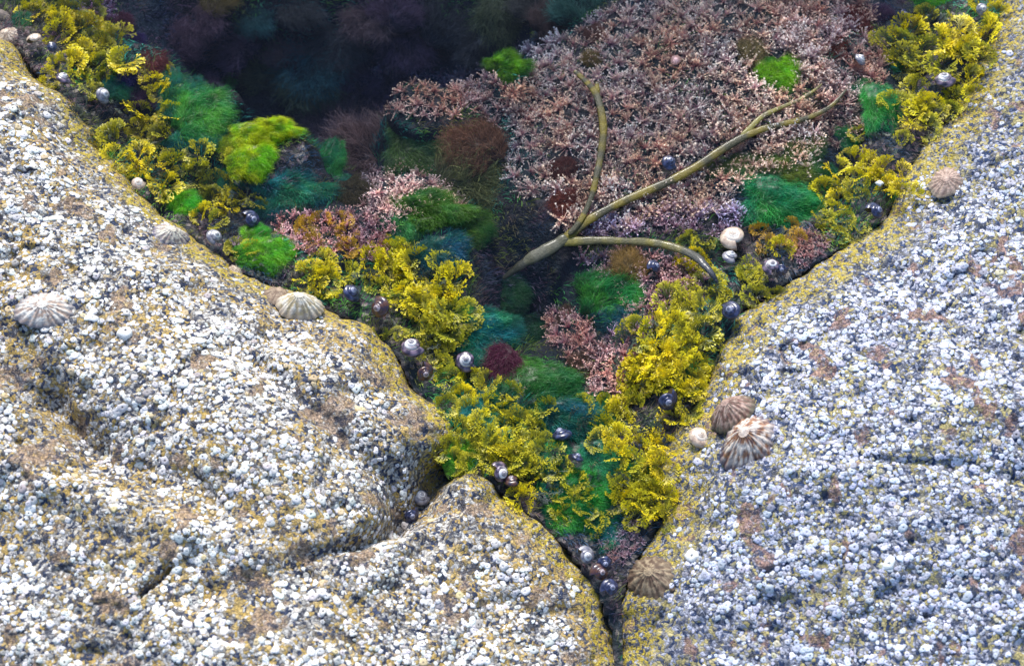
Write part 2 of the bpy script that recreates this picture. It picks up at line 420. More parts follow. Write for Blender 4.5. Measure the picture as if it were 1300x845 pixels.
# ------------------------------------------------------------------ barnacles
def barnacle_proto(rng, k=10):
    a = np.arange(k)/k*2*PI; ir = 1+.30*rng.uniform(-1, 1, k); ir2 = 1+.14*rng.uniform(-1, 1, k); el = rng.uniform(.85, 1.1)
    rings = [(1.0, -.25, ir), (.95, .12, ir), (.66, .34, ir2), (.30, .40, ir2), (.17, .36, np.ones(k)), (.09, .22, np.ones(k))]
    slit = rng.uniform(.5, 1)
    V = []; Cc = []
    shade = [(.80, .80, .80), (.92, .92, .92), (1, 1, 1), (.98, .98, .98), (.30, .28, .30), (.02, .02, .03)]
    op = rng.uniform() < .25
    for (r, z, i), c in zip(rings, shade):
        zz = z*(1+.12*rng.uniform(-1, 1, k))
        sy = slit if r < .3 else 1
        V.append(np.stack([r*i*np.cos(a), r*i*el*np.sin(a)*sy, zz], -1))
        if not op and r < .3: c = (.80, .78, .76)
        Cc.append(np.tile(c, (k, 1)))
    V = np.vstack(V); Cc = np.vstack(Cc); F = []
    for q in range(5):
        for j in range(k): F.append([q*k+j, q*k+(j+1) % k, (q+1)*k+(j+1) % k, (q+1)*k+j])
    V = np.vstack([V, [[0, 0, .15]]]); Cc = np.vstack([Cc, [Cc[-1]]])
    T = [[5*k+j, 5*k+(j+1) % k, 6*k] for j in range(k)]
    return V, np.array(F), np.array(T), Cc
rng = RS(11)
bprot = [barnacle_proto(rng) for _ in range(12)]
NB = 84000
x = rng.uniform(-.68, .68, NB); y = rng.uniform(-.50, .60, NB)
hl, dl = Hrock(x, y, -1); hr, dr = Hrock(x, y, 1)
side = np.where(dl > dr, -1, 1); d = np.maximum(dl, dr); z = Hg(x, y)
pxx, pyy = to_px(np.stack([x, y, z], -1))
dens = .5*fbm(x, y, 22, 4, 301)+.5*fbm(x, y, 70, 3, 302)+np.where(side < 0, .75*grain(x, y, -1), .5*grain(x, y, 1))
dens = dens-.5*(1-sm(.01, .07, d))-.9*patch(x, y)+.06
# the sheltered golden patches of the left boulder carry few barnacles
for (qx, qy, qr, a) in [(90,530,110,.5),(120,640,90,.25),(560,690,70,.2),(440,470,50,.2),(330,430,60,.15)]: dens = dens-a*blob(x, y, qx, qy, qr)
for (qx, qy, qr, a) in [(40,600,120,.25),(200,380,160,.25),(60,200,120,.35),(1150,420,200,.2),(1150,700,200,.1),(300,560,120,.2)]: dens = dens+a*blob(x, y, qx, qy, qr)
ok = (d > .008) & (dens > -.08+.20*rng.uniform(-1, 1, NB)) & (pxx > -60) & (pxx < 1360) & (pyy > -60) & (pyy < 900)
x, y, z, side, d, pxx, pyy = [q[ok] for q in (x, y, z, side, d, pxx, pyy)]
n = normal(x, y); N = len(x)
sz = np.where(side < 0, .00205, .00195)*rng.lognormal(0, .34, N)*(1+.25*fbm(x, y, 30, 2, 399))
sz = np.minimum(sz, .0046)
t = rng.uniform(0, 1, N)
colL = np.where((t < .84)[:, None], np.array([.84, .83, .82]), np.where((t < .91)[:, None], np.array([.62, .50, .30]), np.array([.50, .47, .46])))
colR = np.where((t < .86)[:, None], np.array([.66, .69, .83]), np.where((t < .90)[:, None], np.array([.56, .52, .38]), np.array([.42, .42, .50])))
bc = np.where((side < 0)[:, None], colL, colR)*rng.uniform(.70, 1.10, (N, 1))*(1+rng.uniform(-.05, .05, (N, 3)))
inview = (pxx > 4) & (pxx < 1296) & (pyy > 4) & (pyy < 840)
score = np.where(inview, sz/np.linalg.norm(np.stack([x, y, z], -1)-CO, axis=-1), 0)
order = np.argsort(-score); ind = order[:300]; rest = order[300:]
pm = [mesh('barnacle', np.asarray(p[0]), [p[1], p[2]], M['barnacle'], p[3]) for p in bprot]
for i in ind:
    o = link('barnacle', pm[i % 12], loc=(x[i], y[i], z[i]), rot=align(n[i], rng.uniform(0, 6.28)), scale=(sz[i], sz[i], sz[i]*rng.uniform(.55, .9)))
    o.color = (*np.clip(bc[i], 0, 1), 1)
    left = pxx[i] < 760
    if left: tag(o, 'white cone barnacle on the left boulders, one of the larger ones', 'barnacle', 'larger barnacles on the left boulders')
    else: tag(o, 'lilac white barnacle on the right boulder, one of the larger ones', 'barnacle', 'larger barnacles on the right boulder')
def bake(protos, P0, nrm, s, col, rng, name, mat, flat=1.0):
    Vs = []; F4 = []; F3 = []; Cs = []; k = 0
    up = nrm; a = np.cross(up, np.tile([0.3, 1, .1], (len(up), 1))); a /= np.linalg.norm(a, axis=1, keepdims=True); b = np.cross(up, a)
    th = rng.uniform(0, 2*PI, len(up)); ca, sa = np.cos(th)[:, None], np.sin(th)[:, None]
    a, b = a*ca+b*sa, b*ca-a*sa
    which = rng.randint(0, len(protos), len(up))
    for q, (V, Fq, Ft, Cc) in enumerate(protos):
        m = np.nonzero(which == q)[0]
        if not len(m): continue
        S = s[m][:, None, None]
        W = P0[m][:, None, :]+S*(V[None, :, 0:1]*a[m][:, None]+V[None, :, 1:2]*b[m][:, None]+flat*V[None, :, 2:3]*up[m][:, None])
        off = k+np.arange(len(m))*len(V)
        Vs.append(W.reshape(-1, 3)); Cs.append((Cc[None]*col[m][:, None, :]).reshape(-1, 3))
        if len(Fq): F4.append((Fq[None]+off[:, None, None]).reshape(-1, 4))
        if len(Ft): F3.append((Ft[None]+off[:, None, None]).reshape(-1, 3))
        k += len(m)*len(V)
    F = []
    if F3: F.append(np.vstack(F3))
    if F4: F.append(np.vstack(F4))
    return link(name, mesh(name, np.vstack(Vs), F, mat, np.vstack(Cs)))
P0 = np.stack([x, y, z], -1)
o = bake(bprot, P0[rest], n[rest], sz[rest], bc[rest], rng, 'small_barnacles', M['barnacle'], .62)
tag(o, 'dense crust of small pale barnacles covering all three boulders', 'barnacles', kind='stuff')
print('barnacles', N)

# single large barnacles the photograph shows by themselves
for px, py, r, lab in [(160,422,9.5,'largest bright white barnacle on the left boulder, right of the big ribbed limpet'),
                       (188,323,5.5,'small ring barnacle on the left boulder below the limpet near the weed edge'),
                       (879,706,10,'large smooth white barnacle on the right boulder above the bottom striped limpet'),
                       (1128,716,8,'white starry barnacle on the right boulder low down between brown patches'),
                       (1112,242,5,'tiny white barnacle among yellow weed on the right rim')]:
    q = drop(px, py)[0]; nn = normal(q[0], q[1])
    if px == 1112: q[2] += .016; nn = np.array([0, 0, 1.])
    o = link('barnacle', pm[(px) % 12], loc=q, rot=align(nn, px), scale=(r/1300, r/1300, r/1300*1.1)); o.color = (.9, .9, .88, 1)
    tag(o, lab, 'barnacle')

# ------------------------------------------------------------------ limpets
def limpet_mesh(seed, ribs, c_hi, c_lo, c_rim, hgt=.55, off=(.12, .1)):
    rng = RS(seed); K = 96; NR = 16; a = np.arange(K)/K*2*PI
    rr = 1+.05*np.sin(2*a+1)+.035*rng.uniform(-1, 1, K)*0
    wig = fbm(np.cos(a)*2, np.sin(a)*2, 1.0, 3, seed); ph = a*ribs/1.0+wig*4.5
    rib = np.cos(ph); V = []; Cc = []
    ct = np.array
    for q in range(NR+1):
        t = q/NR; s = t**1.0
        r = s*rr*(1+.024*rib*t*t+.12*wig*t); zz = hgt*(1-t**1.45)+.026*rib*math.sqrt(t)*(t > .1) + .014*math.sin(q*2.6)
        nz = fbm(np.cos(a)*s*5, np.sin(a)*s*5, 1.6, 3, seed+5); n3 = fbm(np.cos(a)*s*5, np.sin(a)*s*5, 4.5, 2, seed+9)
        V.append(np.stack([r*np.cos(a)+off[0]*(1-t), .86*r*np.sin(a)+off[1]*(1-t), zz+.02*nz*t], -1))
        m = np.clip(.55+.42*rib+2.6*nz, 0, 1)[:, None]; c = ct(c_hi)*m+ct(c_lo)*(1-m)
        dk = sm(.12, .55, n3+.35*(1-rib)*.5)[:, None]*.6; c = c*(1-dk)+np.array(c_rim)*dk
        w = sm(.72, 1.0, t+.16*nz)[:, None]*.85; c = c*(1-w)+ct(c_rim)*w
        Cc.append(np.clip(c, 0, 1))
    V = np.vstack(V); Cc = np.vstack(Cc)
    F = np.array([[(q+1)*K+j, (q+1)*K+(j+1) % K, q*K+(j+1) % K, q*K+j] for q in range(NR) for j in range(K)])
    F = F[:, ::1]
    # split: worn apex = the inner rings
    ap = F[:K*3]; sh = F[K*3:]
    def sub(F):
        u, inv = np.unique(F, return_inverse=True); return V[u], inv.reshape(F.shape), Cc[u]
    Vs, Fs, Cs = sub(sh); Va, Fa, Ca = sub(ap); Ca = Ca*.35+np.array(c_hi)*.65
    return mesh('shell', Vs, Fs, M['limpet'], Cs), mesh('apex', Va, Fa, M['limpet'], np.clip(Ca*1.05, 0, 1))
LIMP = [  # px, py, radius px, ribs, colours, height, spin, tilt(dx,dy), label
 (57,393,30,20,(.80,.76,.70),(.50,.36,.28),(.15,.14,.17),.50,.9,(0,0),'large cream ribbed limpet with orange streaks on the left boulder near the frame edge'),
 (381,389,27,18,(.82,.77,.66),(.52,.42,.24),(.35,.28,.22),.85,.3,(0,0),'pale conical limpet at the left boulder rim below orange weed'),
 (352,375,19,16,(.42,.31,.22),(.24,.16,.11),(.16,.12,.09),.55,2,(0,0),'small brown limpet tucked behind the pale conical limpet'),
 (217,299,23,18,(.78,.72,.58),(.38,.30,.24),(.10,.09,.18),.60,1.2,(0,0),'cream limpet with dark striped skirt on the left rim above the green tuft'),
 (301,343,11,14,(.70,.58,.44),(.36,.26,.18),(.25,.2,.15),.45,0,(0,0),'very small tan limpet at the left rim below bright green weed'),
 (11,44,18,16,(.72,.60,.48),(.40,.28,.20),(.25,.2,.18),.5,.5,(0,0),'tan limpet cut by the left frame edge near the top corner'),
 (4,20,12,14,(.26,.20,.17),(.12,.10,.10),(.08,.07,.07),.5,.5,(0,0),'dark brown limpet at the very top left corner'),
 (1200,231,25,17,(.50,.36,.30),(.26,.17,.14),(.20,.17,.13),.40,.2,(0,0),'flat pinkish brown limpet high on the right boulder'),
 (928,526,28,20,(.52,.36,.30),(.20,.10,.08),(.07,.07,.04),.75,2.2,(0,0),'reddish brown ribbed limpet just above the white and orange one'),
 (951,564,36,22,(.84,.72,.62),(.32,.15,.07),(.05,.035,.08),.80,2.6,(0,0),'white and orange limpet with dark jagged skirt on the right boulder'),
 (826,733,31,16,(.34,.26,.17),(.10,.06,.04),(.12,.08,.05),.5,1.4,(0,0),'dark striped limpet in the cleft at bottom centre'),
 (856,84,8,12,(.62,.40,.44),(.45,.27,.25),(.40,.24,.18),.4,1,(0,0),'tiny pink limpet under water among the pink coralline tufts'),
]
LAND = []
for i, (px, py, r, ribs, ch, cl, cr, hg, spin, tl, lab) in enumerate(LIMP):
    s, a = limpet_mesh(100+i, ribs, ch, cl, cr, hg)
    q = drop(px, py)[0]; nn = normal(q[0], q[1], .012)
    e = link('limpet', None, loc=q-nn*.001, rot=align(nn, spin), scale=r/1300*1.08); e.empty_display_size = .3
    if px == 856: e.location.z += .012
    tag(e, lab, 'limpet', 'limpets on the boulders')
    link('shell', s, e); link('apex', a, e)

# ------------------------------------------------------------------ topshells
def topshell_meshes(seed, c_body, c_band, c_apex, tall=1.15, turns=5, white=1.6):
    rng = RS(seed); g = 1.62; b = math.log(g)/(2*PI); T = turns*2*PI; NS = turns*22; K = 16
    V = []; Cc = []
    for i in range(NS+1):
        th = T*i/NS; W = math.exp(b*(th-T)); cx = W*.62*math.cos(th); cy = W*.62*math.sin(th); cz = -W*tall*1.0
        back = (T-th)/(2*PI)
        for k in range(K):
            p = 2*PI*k/K; rr = W*.46*(1+.06*math.cos(3*p)); hx = math.cos(p)*rr; hz = math.sin(p)*rr*.88
            V.append((cx+hx*math.cos(th), cy+hx*math.sin(th), cz+hz))
            nz = float(vn(np.array(th*2.2+k*.05), np.array(k*.9), None, seed)); zig = math.sin(th*16+2.0*math.sin(p*2))
            c = np.array(c_body)*(1+.3*nz)
            zz = max(0, min(1, zig*1.5+nz)); c = c*(1-zz)+np.array(c_band)*zz
            w = min(max((back-white)/.35+nz*.5, 0), 1); w2 = w*(1 if back < white+1.4 else .35)
            c = c*(1-w2)+np.array(c_apex)*w2
            Cc.append(np.clip(c, 0, 1))
    V = np.array(V); Cc = np.array(Cc)
    V[:, 2] += 1.45*tall*.8
    F = np.array([[i*K+k, i*K+(k+1) % K, (i+1)*K+(k+1) % K, (i+1)*K+k] for i in range(NS) for k in range(K)])
    cut = (NS-22)*K
    def sub(F):
        u, inv = np.unique(F, return_inverse=True); return V[u], inv.reshape(F.shape), Cc[u]
    a = sub(F[cut:]); s = sub(F[:cut])
    end = V[NS*K:]; cen = end.mean(0)
    ov = np.vstack([end, cen]); of = np.array([[k, (k+1) % K, K] for k in range(K)])
    return (mesh('body_whorl', a[0], a[1], M['shell'], a[2]), mesh('spire', s[0], s[1], M['shell'], s[2]),
            mesh('operculum', ov, of, M['shell'], np.tile((.06, .04, .03), (K+1, 1))))
TYP = {  # body, band, apex, tall, whiteness start
 'blue': ((.012, .016, .050), (.05, .06, .15), (.30, .32, .45), 1.0, 2.2),
 'ring': ((.030, .022, .050), (.24, .17, .24), (.80, .78, .80), 1.0, 1.05),
 'brown': ((.10, .040, .025), (.03, .022, .05), (.40, .34, .38), .95, 2.0),
 'pale': ((.66, .52, .40), (.40, .28, .22), (.78, .70, .62), .72, .8),
 'grey': ((.30, .29, .32), (.12, .12, .18), (.72, .72, .74), 1.0, 1.2),
}
TM = {k: [topshell_meshes(40+7*i+j*3, v[0], v[1], v[2], v[3], 5, v[4]) for j in range(2)] for i, (k, v) in enumerate(TYP.items())}
TOPS = [ # px, py, r px, type, tilt axis deg, tilt, label, short phrase for neighbours
 (49,59,11,'pale',200,25,'greyish white topshell at the top left rim below yellow weed','greyish white top left topshell'),
 (84,110,11,'ring',150,40,'dark topshell lying between yellow weed and the upper left boulder rim','dark upper left rim topshell'),
 (133,130,12,'grey',80,50,'dark blue topshell with a white worn patch above bright yellow weed','white patched upper left topshell'),
 (70,70,8,'blue',30,30,'small dark topshell right below the greyish white one at top left','small dark top left topshell'),
 (179,241,10,'pale',0,20,'small bleached white topshell among yellow weed on the left rim','bleached white left rim topshell'),
 (274,309,12,'grey',90,45,'purplish topshell with a white lip on the left rim','purplish topshell with white lip'),
 (319,287,14,'blue',60,60,'smooth dark blue topshell beside bright green weed on the left','smooth dark blue topshell at left'),
 (444,381,15,'blue',100,50,'glossy blue black topshell under orange weed at the left boulder tip','blue black topshell'),
 (486,398,15,'brown',300,55,'glossy brown and blue topshell sitting on the left rim in a wet hollow','glossy brown topshell'),
 (524,450,16,'ring',200,28,'topshell with white ringed spire above the plain brown one','white ringed left rim topshell'),
 (538,477,13,'brown',30,55,'plain brown topshell touching the rock below the white ringed one','plain brown left rim topshell'),
 (592,465,15,'ring',10,6,'topshell seen straight down its white spiral beside crimson weed','white spiral topshell beside crimson weed'),
 (847,215,12,'blue',90,20,'round black topshell under water among pink coralline tufts','black topshell among pink tufts'),
 (1085,87,12,'grey',120,45,'striped blue and white topshell at the edge of dark red weed','striped topshell by dark red weed'),
 (1194,114,15,'ring',190,30,'topshell with a white crescent in yellow weed near the top right','white crescent top right topshell'),
 (1241,20,9,'grey',40,40,'small grey topshell in yellow weed by the top right frame corner','grey top right corner topshell'),
 (1143,28,9,'blue',40,50,'small deep blue topshell left of the yellow weed at top right','deep blue top right topshell'),
 (1105,278,14,'blue',90,35,'dark blue domed topshell on the right rim below yellow weed','dark domed right rim topshell'),
 (929,311,19,'pale',200,22,'large bleached cream topshell, biggest in the pool, near the thongweed tip','large cream topshell'),
 (924,336,12,'grey',140,30,'small blue and white topshell just below the large cream one','blue topshell below cream one'),
 (977,347,13,'ring',180,20,'dark topshell with bright ringed top on the right rim','dark ringed right rim topshell'),
 (989,348,9,'blue',0,50,'small blue topshell pressed against the right side of the ringed one','small blue right rim topshell'),
 (926,404,15,'blue',260,20,'round black topshell in a dark ring of weed below the thongweed tip','round black topshell below the thongweed'),
 (827,347,11,'blue',90,50,'smooth blue topshell between pink tufts under the thongweed branch','smooth blue topshell under thongweed'),
 (886,557,17,'pale',100,40,'pale topshell with a dark underside on bare rock beside two limpets','pale topshell beside two limpets'),
 (843,512,15,'blue',30,60,'glossy deep blue topshell between yellow fronds on the right rim','deep blue topshell between yellow fronds'),
 (632,605,14,'ring',60,50,'dark topshell with white worn spot on the low bottom boulder','white spotted low boulder topshell'),
 (650,617,10,'brown',200,45,'small dark brown topshell partly under weed on the low boulder','small brown low boulder topshell'),
 (520,653,11,'blue',30,40,'dark blue topshell wedged in the crack between the left boulders','dark blue topshell in the crack'),
 (533,633,12,'grey',200,30,'dull grey topshell at the mouth of the crack','grey topshell in the crack mouth'),
 (741,709,12,'grey',60,45,'topshell with a white streak, uppermost of the bottom cleft cluster','white streaked bottom cleft topshell'),
 (766,717,11,'blue',20,45,'bright blue topshell, rightmost of the bottom cleft cluster','blue topshell in the bottom cleft'),
 (759,731,12,'brown',60,35,'brownish black topshell in the middle of the bottom cleft cluster','brownish topshell in the bottom cleft'),
 (772,750,12,'blue',60,25,'blue black topshell, lowest of the bottom cleft cluster','lowest bottom cleft topshell'),
 (713,562,14,'blue',210,60,'large dark blue topshell half buried in green weed at the V','half buried blue V topshell'),
 (730,590,10,'blue',150,60,'small dark topshell half hidden in olive weed at the V','small dark topshell in the V'),
]
for i, (px, py, r, ty, ta, tl, lab, short) in enumerate(TOPS):
    q = drop(px, py)[0]; nn = normal(q[0], q[1], .012)
    b_, s_, o_ = TM[ty][i % 2]; s = r/1300/1.02
    if px in (847, 827): lift = .012
    elif Hrock(np.array([q[0]]), np.array([q[1]]), -1)[1][0] > 0 or Hrock(np.array([q[0]]), np.array([q[1]]), 1)[1][0] > 0: lift = .0
    else: lift = .012
    e = link('topshell', None, loc=(q[0], q[1], q[2]+lift)); e.empty_display_size = .3
    up = Vector(nn).lerp(Vector((0, 0, 1)), .5).normalized(); ax = Vector((math.cos(R(ta)), math.sin(R(ta)), 0))
    m = Matrix.Rotation(R(tl)*.75, 3, ax) @ align(up, ta*.1+i)
    e.rotation_euler = m.to_euler(); e.scale = (s, s, s)
    link('body_whorl', b_, e); link('spire', s_, e); link('operculum', o_, e)
    tag(e, lab, 'sea snail', 'topshells around the pool')
    LAND.append((px, py, short))
for px, py, s in [(57,393,'big ribbed limpet at far left'),(381,389,'pale conical limpet'),(217,299,'cream striped limpet'),(951,563,'white and orange limpet'),
                  (826,733,'striped limpet in the bottom cleft'),(1200,231,'flat brown limpet'),(730,95,'upper thongweed tip'),(912,358,'lower right thongweed tip'),
                  (717,303,'fork of the thongweed'),(1040,145,'far right thongweed end'),(640,352,'lower left thongweed tip')]: LAND.append((px, py, s))
DIRS = ['right of', 'upper right of', 'above', 'upper left of', 'left of', 'lower left of', 'below', 'lower right of']
ORD = ['', 'second ', 'third ', 'fourth ', 'fifth ', 'sixth ', 'seventh ', 'eighth ', 'ninth ', 'tenth ']
used = {}
def near_label(kind, px, py, extra=''):
    best = sorted(LAND, key=lambda l: math.hypot(l[0]-px, l[1]-py))[0]
    a = math.atan2(-(py-best[1]), px-best[0]); dd = DIRS[int(round(a/(PI/4))) % 8]
    return (kind, dd, best[2], math.hypot(px-best[0], py-best[1]))
PEND = []
def queue(o, kind, cat, group, px, py): PEND.append((o, near_label(kind, px, py), cat, group))
def flush_labels():
    buck = {}
    for p in PEND: buck.setdefault(p[1][:3], []).append(p)
    for k, l in buck.items():
        l.sort(key=lambda p: p[1][3])
        for j, (o, (kind, dd, s, _), cat, group) in enumerate(l):
            lab = '%s %s the %s' % (kind, dd, s)
            if len(l) > 1: lab = ('nearest ' if j == 0 else ORD[min(j, 9)]+'nearest ')+lab
            tag(o, lab, cat, group)

# ------------------------------------------------------------------ wrack (fan shaped, forked, frilly)
def frond_mesh(seed, tone, gens=6, L=1.0, curl=.6):
    rng = RS(seed); mb = MB()
    base, mid, tip = [np.array(c) for c in tone]
    def ribbon(pts, side, ws, ts, last):
        k = len(pts); V = []; Cc = []
        for p, s, w, t in zip(pts, side, ws, ts):
            V += [p-s*w, p+np.array([0, 0, .18*w]), p+s*w]
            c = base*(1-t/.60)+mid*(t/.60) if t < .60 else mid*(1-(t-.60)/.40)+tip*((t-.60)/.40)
            Cc += [c]*3
        F = []
        for i in range(k-1):
            a = 3*i; F += [[a, a+1, a+4, a+3], [a+1, a+2, a+5, a+4]]
        mb.add(V, F, np.array(Cc))
    def grow(p, ang, el, gen, t):
        ln = (.285*.86**gen)*rng.uniform(.75, 1.25)*L; w0 = .021*(.95**gen); w1 = w0*(.95)
        el2 = el-curl*.35*rng.uniform(.3, 1.4); ang2 = ang+rng.uniform(-.22, .22)
        pts = [p]; sides = []; n = 3 if gen < gens else 4
        aa = np.linspace(ang, ang2, n); ee = np.linspace(el, el2, n)
        roll = rng.uniform(-.5, .5)
        for i in range(n):
            d = np.array([math.cos(aa[i])*math.cos(ee[i]), math.sin(aa[i])*math.cos(ee[i]), math.sin(ee[i])])
            s = np.array([-math.sin(aa[i]), math.cos(aa[i]), roll*.7]); sides.append(s/np.linalg.norm(s))
            if i < n-1: pts.append(pts[-1]+d*ln/(n-1))
        t1 = t+1.0/(gens+1)
        ts = np.linspace(t, min(t1, 1), n)
        if gen >= gens:
            ws = [w1, w1*1.4, w1*rng.uniform(1.5, 2.1), w1*.7]
        else: ws = list(np.linspace(w0, w1, n)); ws[-1] *= 1.25
        ribbon(pts, sides, ws, ts, gen >= gens)
        if gen < gens:
            sp = rng.uniform(.20, .42)*(1.15 if gen > 0 else 1.5)
            for sg in (-1, 1):
                if gen > 2 and rng.uniform() < .08: continue
                grow(pts[-1], ang2+sg*sp, el2+rng.uniform(-.15, .30), gen+1, t1)
            if gen == 1: grow(pts[-1], ang2, el2+.25, gen+1, t1)
    grow(np.zeros(3), 0, .80, 0, 0)
    return mb.mesh('frond', M['wrack'])
TONES = {
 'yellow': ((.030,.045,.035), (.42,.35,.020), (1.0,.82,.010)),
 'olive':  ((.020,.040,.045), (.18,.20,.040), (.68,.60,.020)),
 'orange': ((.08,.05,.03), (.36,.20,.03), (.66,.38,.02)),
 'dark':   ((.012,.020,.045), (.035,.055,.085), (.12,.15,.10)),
}
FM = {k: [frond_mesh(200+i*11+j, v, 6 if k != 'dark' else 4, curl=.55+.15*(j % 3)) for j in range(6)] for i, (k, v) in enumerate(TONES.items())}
rng = RS(77)
WR = [ # polygon px, tone, spacing px, size px
 ([(22,0),(60,-8),(75,30),(100,60),(90,90),(55,55),(25,30)],'yellow',24,30),
 ([(60,5),(110,0),(130,25),(100,40),(70,28)],'olive',24,28),
 ([(70,45),(110,40),(165,65),(160,95),(110,95),(75,80)],'yellow',23,36),
 ([(55,90),(75,85),(100,125),(90,135),(65,105)],'yellow',18,22),
 ([(112,145),(160,135),(185,150),(228,150),(230,180),(215,205),(232,225),(200,245),(165,225),(140,200),(120,175)],'yellow',23,33),
 ([(185,100),(210,98),(208,118),(188,116)],'yellow',16,22),
 ([(105,100),(150,105),(145,125),(115,125)],'olive',20,24),
 ([(232,200),(290,195),(318,225),(315,255),(280,265),(245,245)],'olive',24,30),
 ([(262,240),(300,235),(305,262),(285,285),(255,275)],'yellow',20,24),
 ([(285,290),(310,285),(325,320),(300,330),(280,320)],'yellow',16,20),
 ([(390,285),(430,280),(450,300),(440,325),(395,315)],'orange',20,24),
 ([(300,255),(330,255),(330,275),(305,280)],'olive',18,20),
 ([(392,325),(440,335),(450,370),(420,375),(405,390),(390,355)],'yellow',20,30),
 ([(462,335),(500,325),(510,360),(490,372),(465,368)],'yellow',18,32),
 ([(505,325),(560,335),(590,370),(580,400),(540,395),(510,375)],'yellow',20,38),
 ([(520,400),(590,395),(585,425),(555,440),(515,425)],'olive',21,33),
 ([(470,400),(520,425),(505,440),(480,425)],'olive',15,17),
 ([(540,440),(580,440),(580,470),(560,480),(545,460)],'olive',18,24),
 ([(560,480),(610,485),(650,495),(640,530),(600,545),(565,520)],'yellow',20,27),
 ([(568,548),(600,550),(610,580),(600,597),(572,590)],'olive',20,26),
 ([(612,545),(650,540),(700,545),(695,590),(660,600),(625,585)],'olive',20,30),
 ([(630,560),(670,560),(680,620),(660,640),(640,610)],'yellow',22,26),
 ([(660,600),(710,590),(715,620),(680,640)],'dark',20,26),
 ([(700,540),(745,530),(755,560),(745,600),(705,600)],'dark',18,27),
 ([(760,530),(800,525),(850,560),(845,600),(850,640),(810,655),(790,620),(765,580)],'yellow',21,30),
 ([(735,520),(775,510),(780,535),(745,545)],'olive',18,24),
 ([(785,620),(830,600),(845,660),(820,670),(790,650)],'olive',18,26),
 ([(790,440),(830,395),(870,375),(900,365),(935,375),(945,400),(900,420),(870,450),(880,480),(850,490),(810,480)],'yellow',20,34),
 ([(785,470),(830,470),(850,500),(830,530),(800,520)],'olive',20,29),
 ([(850,490),(880,480),(885,520),(860,550),(845,530)],'yellow',17,26),
 ([(875,440),(920,430),(905,475),(885,480)],'olive',18,23),
 ([(865,310),(900,300),(905,330),(890,345),(868,335)],'yellow',16,21),
 ([(905,345),(950,350),(960,380),(925,385),(905,370)],'olive',18,24),
 ([(948,318),(985,308),(1000,330),(980,350),(950,345)],'yellow',17,26),
 ([(955,355),(1000,358),(985,378),(955,378)],'olive',17,20),
 ([(945,298),(1010,290),(1020,312),(990,315),(950,312)],'orange',17,19),
 ([(1040,225),(1075,205),(1120,210),(1150,225),(1150,255),(1110,268),(1060,262),(1040,245)],'yellow',21,28),
 ([(1035,265),(1080,268),(1125,275),(1118,295),(1060,300),(1035,285)],'olive',19,22),
 ([(1130,60),(1165,30),(1200,30),(1230,50),(1250,45),(1240,90),(1225,110),(1180,95),(1140,90)],'yellow',23,38),
 ([(1130,95),(1175,120),(1180,150),(1150,160),(1130,130)],'yellow',22,30),
 ([(1200,95),(1235,95),(1235,125),(1200,140)],'yellow',20,27),
 ([(1150,10),(1185,20),(1180,40),(1150,40)],'olive',20,26),
 ([(1225,5),(1275,0),(1255,45),(1230,40)],'yellow',20,26),
 ([(1170,130),(1215,125),(1200,150),(1175,165)],'olive',18,24),
 ([(1085,170),(1140,165),(1150,195),(1110,205)],'olive',22,20),
 ([(690,590),(760,580),(790,610),(780,640),(720,625)],'olive',25,26),
 ([(690,620),(760,640),(760,670),(720,660)],'olive',22,20),
 ([(640,505),(700,520),(720,545),(660,545)],'olive',24,24),
 ([(90,130),(110,135),(110,160),(95,155)],'dark',16,20),
 ([(330,330),(380,345),(390,370),(345,360)],'dark',18,20),
]
def sample_poly(poly, sp, rng, tries=900):
    a = np.array(poly, float); lo = a.min(0); hi = a.max(0); out = []
    c = rng.uniform(lo, hi, (tries, 2)); c = c[inside(c[:, 0], c[:, 1], a)]
    for p in c:
        if all(math.hypot(p[0]-q[0], p[1]-q[1]) > sp for q in out): out.append(p)
    return out
shells_px = [(t[0], t[1], t[2]) for t in TOPS]
CATW = {'yellow': 'bright yellow wrack tuft', 'olive': 'olive green wrack tuft', 'orange': 'orange brown wrack tuft', 'dark': 'dark slate wrack tuft'}
nW = 0
GRAV = []
for poly, tone, sp, size in WR:
    for p in sample_poly(poly, sp*.97, rng):
        if any(math.hypot(p[0]-s[0], p[1]-s[1]) < s[2]+size*.22 for s in shells_px): continue
        q = drop(p[0], p[1])[0]; pool_dir = np.array([0., 0.])
        tn = tone
        if tone == 'yellow' and rng.uniform() < .30: tn = 'olive'
        elif tone != 'dark' and rng.uniform() < .17: tn = 'dark'
        e = link('wrack_tuft', None, loc=(q[0], q[1], q[2]-.001)); e.empty_display_size = .01
        nf = rng.randint(4, 7); a0 = rng.uniform(0, 6.28); arc = rng.uniform(3.2, 6.0)
        for k in range(nf):
            s = size/1300*rng.uniform(.60, .92)*np.array([1, 1, .58])
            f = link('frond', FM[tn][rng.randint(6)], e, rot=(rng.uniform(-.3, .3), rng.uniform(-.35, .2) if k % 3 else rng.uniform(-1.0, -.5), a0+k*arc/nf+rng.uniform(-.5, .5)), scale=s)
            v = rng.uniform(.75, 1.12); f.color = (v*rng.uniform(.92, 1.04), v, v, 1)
        queue(e, CATW[tn], 'seaweed', 'wrack tufts fringing the pool', p[0], p[1]); nW += 1

